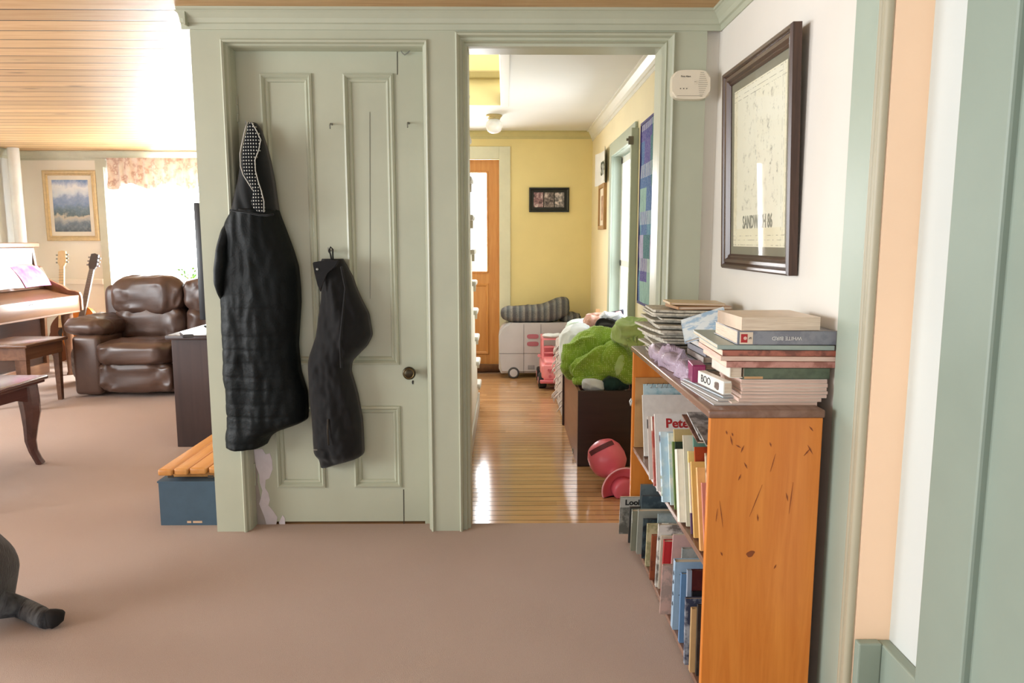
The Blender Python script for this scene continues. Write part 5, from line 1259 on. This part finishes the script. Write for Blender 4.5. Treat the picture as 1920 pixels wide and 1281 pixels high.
obj('torn_patch', b, paint('torn_tan_card', (206,172,140), .8), bb_)
for u in (320, 395):
    a = at(u, 894, 'y', .07); b = BM(); box(b, a.x-.013, a.x+.013, .0695, .072, a.z-.006, a.z+.006, .001); obj('hand_hole', b, DARK, bb_)

# framed landscape
lx0, lx1, lz0, lz1 = -4.735, -4.19, 1.25, 1.965
lp = thing('landscape_picture', 'gold framed mountain landscape on the living room wall', 'picture', ((lx0+lx1)/2, YL, lz0))
GOLD = paint('gold_frame', (214,192,148), .4, .1, 30, .05, 100, metal=.15)
b = BM(); ring(b, lx0, lx1, lz0, lz1, [(0, YL), (0, YL-.022), (.012, YL-.03), (.03, YL-.024), (.04, YL-.03), (.052, YL-.014)], mpA); obj('frame', b, GOLD, lp)
b = BM(); box(b, lx0+.045, lx1-.045, YL-.012, YL-.008, lz0+.045, lz1-.045); obj('mat', b, paint('ivory_mat', (238,232,218), .7), lp)
g = G('mountain_print', .4); s = g.sep(); z = g.math('DIVIDE', g.math('SUBTRACT', s[2], .095), lz1-lz0-.19)
wob = g.math('MULTIPLY', g.math('SUBTRACT', g.noise(9, 5, None, .6), .5), .42); zz = g.math('ADD', z, wob)
c = g.ramp(zz, [(0, (78,88,98)), (.16, (108,122,134)), (.24, (170,172,172)), (.30, (196,186,166)), (.34, (86,104,112)), (.44, (104,126,140)), (.54, (122,146,184)), (.66, (140,160,198)), (.74, (206,218,230)), (.86, (230,234,240)), (1, (112,144,196))])
g.col(g.mix(g.ramp(g.noise(40, 5), [(.45, (0,0,0)), (.8, (120,120,120))]), c, (224,224,220)))
b = BM(); box(b, lx0+.088, lx1-.088, YL-.014, YL-.011, lz0+.095, lz1-.095); obj('print', b, g.m, lp)
# valance and sheers
g = G('floral_valance_cloth', .9, 0, .2); g.col(g.ramp(g.noise(13, 4, None, .6), [(.36, (240,234,224)), (.5, (236,220,208)), (.60, (196,164,150)), (.66, (238,230,218))])); g.bump(g.noise(200, 2), .2, .003)
tl = g.n('ShaderNodeBsdfTranslucent'); tl.inputs[0].default_value = lin((240,230,220)); mx = g.n('ShaderNodeMixShader'); mx.inputs[0].default_value = .13; g.l(g.p.outputs[0], mx.inputs[1]); g.l(tl.outputs[0], mx.inputs[2]); g.l(mx.outputs[0], g.out.inputs[0]); VAL = g.m
va = thing('valance', 'cream and pink floral gathered valance over the living room window', 'curtain', (-3.3, YL-.06, 1.8))
vx0, vx1 = at(201, 310, 'y', YL-.07).x, -2.42
def vf(u, v, k):
    x = vx0+(vx1-vx0)*u; w = math.sin(u*105+2.5*noise.noise(Vector((u*22, v*1.5, 0))))
    z = 2.085-(.285+.03*math.sin(u*26+1)+.02*noise.noise(Vector((u*14, 4, 0))))*v
    head = .55 if v < .12 else 1
    return Vector((x, YL-.075-.020*w*head*(.6+.6*v)-k, z))
b = BM(); grid(b, 220, 12, lambda u, v: vf(u, v, 0)); grid(b, 220, 12, lambda u, v: vf(u, v, .002)); obj('gathered_cloth', b, VAL, va, smooth='all')
b = BM(); tube(b, [(vx0-.02, YL-.06, 2.07), (vx1+.02, YL-.06, 2.07)], .009, 10); obj('rod', b, WHITEPAINT, va, smooth=True)
g = G('sheer_voile', .8); tl = g.n('ShaderNodeBsdfTranslucent'); tl.inputs[0].default_value = lin((250,246,238)); tr = g.n('ShaderNodeBsdfTransparent'); mx = g.n('ShaderNodeMixShader'); mx.inputs[0].default_value = .45; g.l(tl.outputs[0], mx.inputs[1]); g.l(tr.outputs[0], mx.inputs[2]); g.l(mx.outputs[0], g.out.inputs[0])
sh_ = thing('sheer_curtain', 'white sheer curtain glowing in front of the living room window', 'curtain', (-3.2, YL-.035, .6))
b = BM(); grid(b, 160, 6, lambda u, v: Vector((vx0-.03+(vx1-vx0+.02)*u, YL-.035-.010*math.sin(u*130+1.5*noise.noise(Vector((u*30, 0, 3)))), 2.05-1.45*v))); obj('voile', b, g.m, sh_, smooth='all')
# plant at the sill
pl = thing('houseplant', 'small green leafy plant on the window sill by the television', 'plant', (-2.78, YL-.12, .9))
b = BM(); rr = random.Random(8); pc = at(352, 514, 'y', YL-.20)
LEAF = paint('plant_leaf_green', (110,170,70), .45, .2, 20)
for i in range(22):
    a = rr.uniform(0, 2*PI); r = rr.uniform(.02, .08); c0_ = pc+Vector((math.cos(a)*r, math.sin(a)*r*.5, rr.uniform(-.07, .05))); d = Vector((math.cos(a), math.sin(a)*.5, rr.uniform(.1, .8))).normalized(); sd = d.cross(Vector((0,1,0))).normalized()*.012
    l_ = .045; quad(b, c0_, c0_+d*l_*.5+sd, c0_+d*l_, c0_+d*l_*.5-sd)
bpy.data.objects.remove(pl); pl = thing('houseplant', 'small green leafy plant in front of the window beside the television', 'plant', (pc.x, pc.y, pc.z-.25))
lf = obj('foliage', b, LEAF, pl); 
b = BM(); lathe(b, [(0, -.25), (.05, -.25), (.066, -.10), (.07, -.09), (.06, -.09), (0, -.10)], pc, 'z', 20); obj('pot', b, paint('terracotta_pot', (176,104,76), .7), pl, smooth=True)
b = BM(); tube(b, [pc+Vector((0,0,-.11)), pc+Vector((.004,0,-.03)), pc+Vector((0,0,.03))], .005, 6); obj('stem', b, LEAF, pl)
st_ = thing('plant_stand', 'slim wooden plant stand behind the sofa', 'stand', (pc.x, pc.y, 0)); hz = pc.z-.252
b = BM(); box(b, pc.x-.10, pc.x+.10, pc.y-.10, pc.y+.10, hz-.02, hz, .004); obj('top', b, BW, st_)
for sx in (-1, 1):
    for sy in (-1, 1): b = BM(); box(b, pc.x+sx*.08-.012, pc.x+sx*.08+.012, pc.y+sy*.08-.012, pc.y+sy*.08+.012, 0, hz-.02); obj('leg', b, BW, st_)
# pipe in the corner
b = BM(); p = at(35, 400, 'y', 4.45); lathe(b, [(.052, 0), (.052, 2.157)], (p.x, 4.45, 0), 'z', 20); o = obj('heating_pipe', b, paint('white_pipe_paint', (232,232,226), .4), None, smooth=True); tag(o, 'white painted pipe rising in the far left corner of the living room', 'pipe')
# guitars
def guitar(label, hd, ft, body_m, neck_m, head_m, bw):
    hd, ft = Vector(hd), Vector(ft); ax = (hd-ft); L = ax.length; az_ = ax.normalized(); xx = Vector((1,0,0)); xx = (xx-az_*xx.dot(az_)).normalized(); yy = az_.cross(xx)
    o = thing('guitar', label, 'guitar', ft); mp = lambda a, bb, d: ft+xx*a+az_*bb+yy*d
    pts = []
    for k in range(48):
        t_ = 2*PI*k/48; zz_ = .5-.5*math.cos(t_); w = bw*(math.sin(zz_*PI)**.55)*(1-.20*math.exp(-((zz_-.60)/.13)**2)-.16*max(0, zz_-.55)*1.5); pts.append((w*(1 if math.sin(t_) > 0 else -1), .48*zz_))
    b = BM(); prism(b, pts, mp, -.04, .04); bo_ = obj('body', b, body_m, o, smooth=True)
    b = BM(); lathe(b, [(0, 0), (.04, 0), (.04, .003), (0, .003)], (0,0,0), 'z', 24); M_ = Matrix.Translation(mp(0, .29, -.0445)) @ Matrix((xx, az_, -yy)).transposed().to_4x4(); bmesh.ops.transform(b, matrix=M_, verts=b.verts[:]); obj('soundhole', b, DARK, bo_)
    b = BM(); prism(b, [(-.028, .34), (.028, .34), (.022, L-.16), (-.022, L-.16)], mp, -.062, -.040); nk = obj('neck', b, neck_m, o)
    b = BM()
    for k in range(14): z = .42+(L-.60)*(1-.93**k)/(1-.93**14); prism(b, [(-.026, z), (.026, z), (.026, z+.003), (-.026, z+.003)], mp, -.064, -.062)
    obj('fret', b, STEEL, nk)['kind'] = 'stuff'
    b = BM(); prism(b, [(-.022, L-.165), (.022, L-.165), (.042, L-.12), (.036, L-.01), (.0, L), (-.036, L-.01), (-.042, L-.12)], mp, -.058, -.036); hd_ = obj('headstock', b, head_m, o)
    for k in range(3):
        for s_ in (-1, 1): b = BM(); q = mp(s_*.05, L-.12+.038*k, -.047); box(b, q.x-.012, q.x+.012, q.y-.006, q.y+.006, q.z-.008, q.z+.008, .002); obj('tuning_peg', b, STEEL, hd_)
ORB = paint('orange_spruce', (226,138,54), .25, .1, 8); NK = wood('pale_maple', (232,206,160), (214,184,136), 'z', 2, .35); DKH = paint('dark_headstock', (70,60,54), .35)
h1 = at(184, 478, 'y', 4.36); guitar('orange bodied guitar with a dark headstock leaning behind the sofa', h1, (h1.x-.125, 4.08, .15), ORB, paint('grey_fretboard', (120,112,106), .45), DKH, .17)
h2 = at(122, 472, 'y', 4.56); guitar('guitar with a cream maple headstock behind the end of the piano', h2, (h2.x+.06, 4.30, .05), paint('sunburst_brown', (120,70,40), .3), NK, NK, .16)
# dark patterned bag beside the piano bench
lump_ = thing('bag', 'dark patterned bag on the floor between bench and sofa', 'bag', (-3.72, 3.5, 0))
b = BM(); cushion(b, (-3.72, 3.52, .17), (.14, .12, .17), (.6, .6), (48, 36), .012, 8, 5); keep(b, None, None, .001); obj('body', b, fabric('dark_print_bag', (70,52,46), (150,140,130), 18, .3, 120), lump_, smooth='all')
b = BM(); tube(b, [(-3.80, 3.50, .30), (-3.79, 3.49, .39), (-3.72, 3.48, .42), (-3.65, 3.49, .39), (-3.64, 3.50, .30)], .008, 8); obj('handle', b, BLK, lump_, smooth='all')

# ================================================================== CAT (only rump and tail inside the frame)
g = G('dark_tabby_fur', .9, 0, .2); s = g.sep()
f = g.noise(16, 4, g.map((1, 1, .6)), .6); c = g.ramp(f, [(.35, (34,32,32)), (.55, (58,55,54)), (.7, (30,28,28))])
g.col(c).bump(g.noise(160, 4, g.map((1, 1, .25)), .7), .8, .008); g.p.inputs['Sheen Weight'].default_value = .4; FUR = g.m
g = G('tabby_tail_fur', .9, 0, .2); f = g.noise(30, 3, g.map((1, .3, .3))); g.col(g.ramp(f, [(.35, (60,60,62)), (.6, (120,122,124)), (.75, (50,50,52))])); g.bump(g.noise(200, 4), .8, .006); FURT = g.m
r0 = at(38, 1090, 'y', -.80)
RX = r0.x-.085
cat = thing('cat', 'dark grey tabby cat sitting on the carpet at the left edge, tail toward the door', 'cat', (RX, -.80, 0))
def skin(name, chains, m, parent, sub=2):
    V, E, R = [], [], []
    for root, pts in chains:
        prev = root
        for p_, r_ in pts:
            V.append(Vector(p_)-LOC[parent.name]); R.append(r_)
            if prev is not None: E.append((prev, len(V)-1))
            prev = len(V)-1
    me = bpy.data.meshes.new(name); me.from_pydata(V, E, []); me.materials.append(m)
    o = bpy.data.objects.new(name, me); COL.objects.link(o); o.parent = parent; LOC[o.name] = LOC[parent.name]
    md = o.modifiers.new('skin', 'SKIN'); 
    sv = me.skin_vertices[0].data if me.skin_vertices else None
    if sv is None:
        bpy.context.view_layer.objects.active = o
    for i, r_ in enumerate(R): me.skin_vertices[0].data[i].radius = (r_, r_) if not isinstance(r_, tuple) else r_
    me.skin_vertices[0].data[0].use_root = True; md.use_smooth_shade = True
    o.modifiers.new('sub', 'SUBSURF').levels = sub; o.modifiers['sub'].render_levels = sub; return o
Y0 = -.80
ch = [(None, [((RX, Y0, .13), .135), ((RX-.06, Y0, .22), .128), ((RX-.14, Y0, .29), .105), ((RX-.21, Y0, .33), .075), ((RX-.25, Y0, .385), .052), ((RX-.29, Y0, .42), .056), ((RX-.335, Y0-.005, .405), .040), ((RX-.365, Y0-.008, .392), .022)])]
n0 = 8
for s_ in (-1, 1):
    ch.append((0, [((RX-.05, Y0+s_*.095, .09), .065), ((RX-.16, Y0+s_*.105, .055), .035), ((RX-.12, Y0+s_*.11, .022), .022), ((RX-.22, Y0+s_*.11, .018), .020)]))
    ch.append((3, [((RX-.235, Y0+s_*.045, .24), .036), ((RX-.225, Y0+s_*.045, .13), .026), ((RX-.235, Y0+s_*.045, .03), .022), ((RX-.275, Y0+s_*.045, .018), .020)]))
    ch.append((5, [((RX-.27, Y0+s_*.032, .465), .020), ((RX-.265, Y0+s_*.042, .495), .006)]))
tp = [at(u, v, 'z', .028) for u, v in ((36, 1138), (55, 1146), (75, 1156), (90, 1164))]
body = skin('body', ch, FUR, cat)
tl_ = [(RX-.01, Y0+.01, .075)]+[tuple(p) for p in tp]
b = BM(); tube(b, tl_, [.050, .034, .032, .032, .027], 16); obj('tail', b, FURT, cat, smooth='all')
b = BM(); e = at(112, 1156, 'z', .03); q0 = Vector(tl_[-1]); tube(b, [q0+(q0-e)*.2, q0, q0+(e-q0)*.5+Vector((0,0,.004)), e+Vector((.0,.0,.006)), e+Vector((.006,.012,.012))], [.02, .030, .031, .024, .008], 14); obj('tail_tip', b, paint('black_fur', (26,24,24), .9), cat, smooth='all', label='black tail tip')
for s_ in (-1, 1):
    b = BM(); cushion(b, (RX-.332, Y0+s_*.024, .425), (.008, .008, .008), (1, 1), (16, 10)); obj('eye', b, paint('cat_eye', (150,160,60), .15), cat, smooth='all')
# ================================================================== LIGHT
wd = bpy.data.worlds.new('world'); SC.world = wd; wd.use_nodes = True
bg = wd.node_tree.nodes['Background']; bg.inputs[0].default_value = (.88, .94, 1, 1); bg.inputs[1].default_value = 1.0
def area(name, loc, rot, sx, sy, power, col=(1,1,1)):
    L = bpy.data.lights.new(name, 'AREA'); L.shape = 'RECTANGLE'; L.size = sx; L.size_y = sy; L.energy = power; L.color = col
    o = bpy.data.objects.new(name, L); COL.objects.link(o); o.location = loc; o.rotation_euler = rot; return o
area('daylight_living_window', (-2.85, YL+.30, 1.35), (-PI/2+.42, 0, 0), 1.5, 1.6, 430, (.88, .94, 1))
area('daylight_hall_window', (XH+.70, (HW[0]+HW[1])/2, 1.0), (0, PI/2-.3, 0), 1.9, 1.6, 80, (.93, .97, 1))
area('daylight_back_door', (-.5, YF+.35, 1.45), (-PI/2, 0, 0), .8, 1.0, 45, (.97, .98, 1))
area('daylight_left_windows', (-5.2, -2.9, 1.35), (0, -PI/2, 0), 1.6, 2.6, 165, (.95, .98, 1))
SC.view_settings.view_transform = 'Standard'; SC.view_settings.look = 'None'
SC.view_settings.gamma = 1; SC.view_settings.use_curve_mapping = False
SC.view_settings.exposure = .46
SC.cycles.max_bounces = 8; SC.cycles.diffuse_bounces = 5; SC.cycles.glossy_bounces = 4; SC.cycles.transparent_max_bounces = 12
SC.cycles.use_denoising = True
SC.cycles.sample_clamp_indirect = 8
area('daylight_upstairs', (-.6, 1.5, 4.15), (0, 0, 0), .9, 1.8, 30, (1, .98, .95))
area('fill_living_side', (-5.3, .6, 1.5), (0, -PI/2+.35, 0), 1.6, 2.0, 115, (.94, .97, 1))  # added fill from out of view, brightens the living room walls and carpet
area('warm_recess_fill', (.905, -1.655, 1.05), (PI/2, 0, 0), .05, 2.0, .42, (1, .80, .66))  # added warm strip, hidden behind the near casing to brighten the peach return
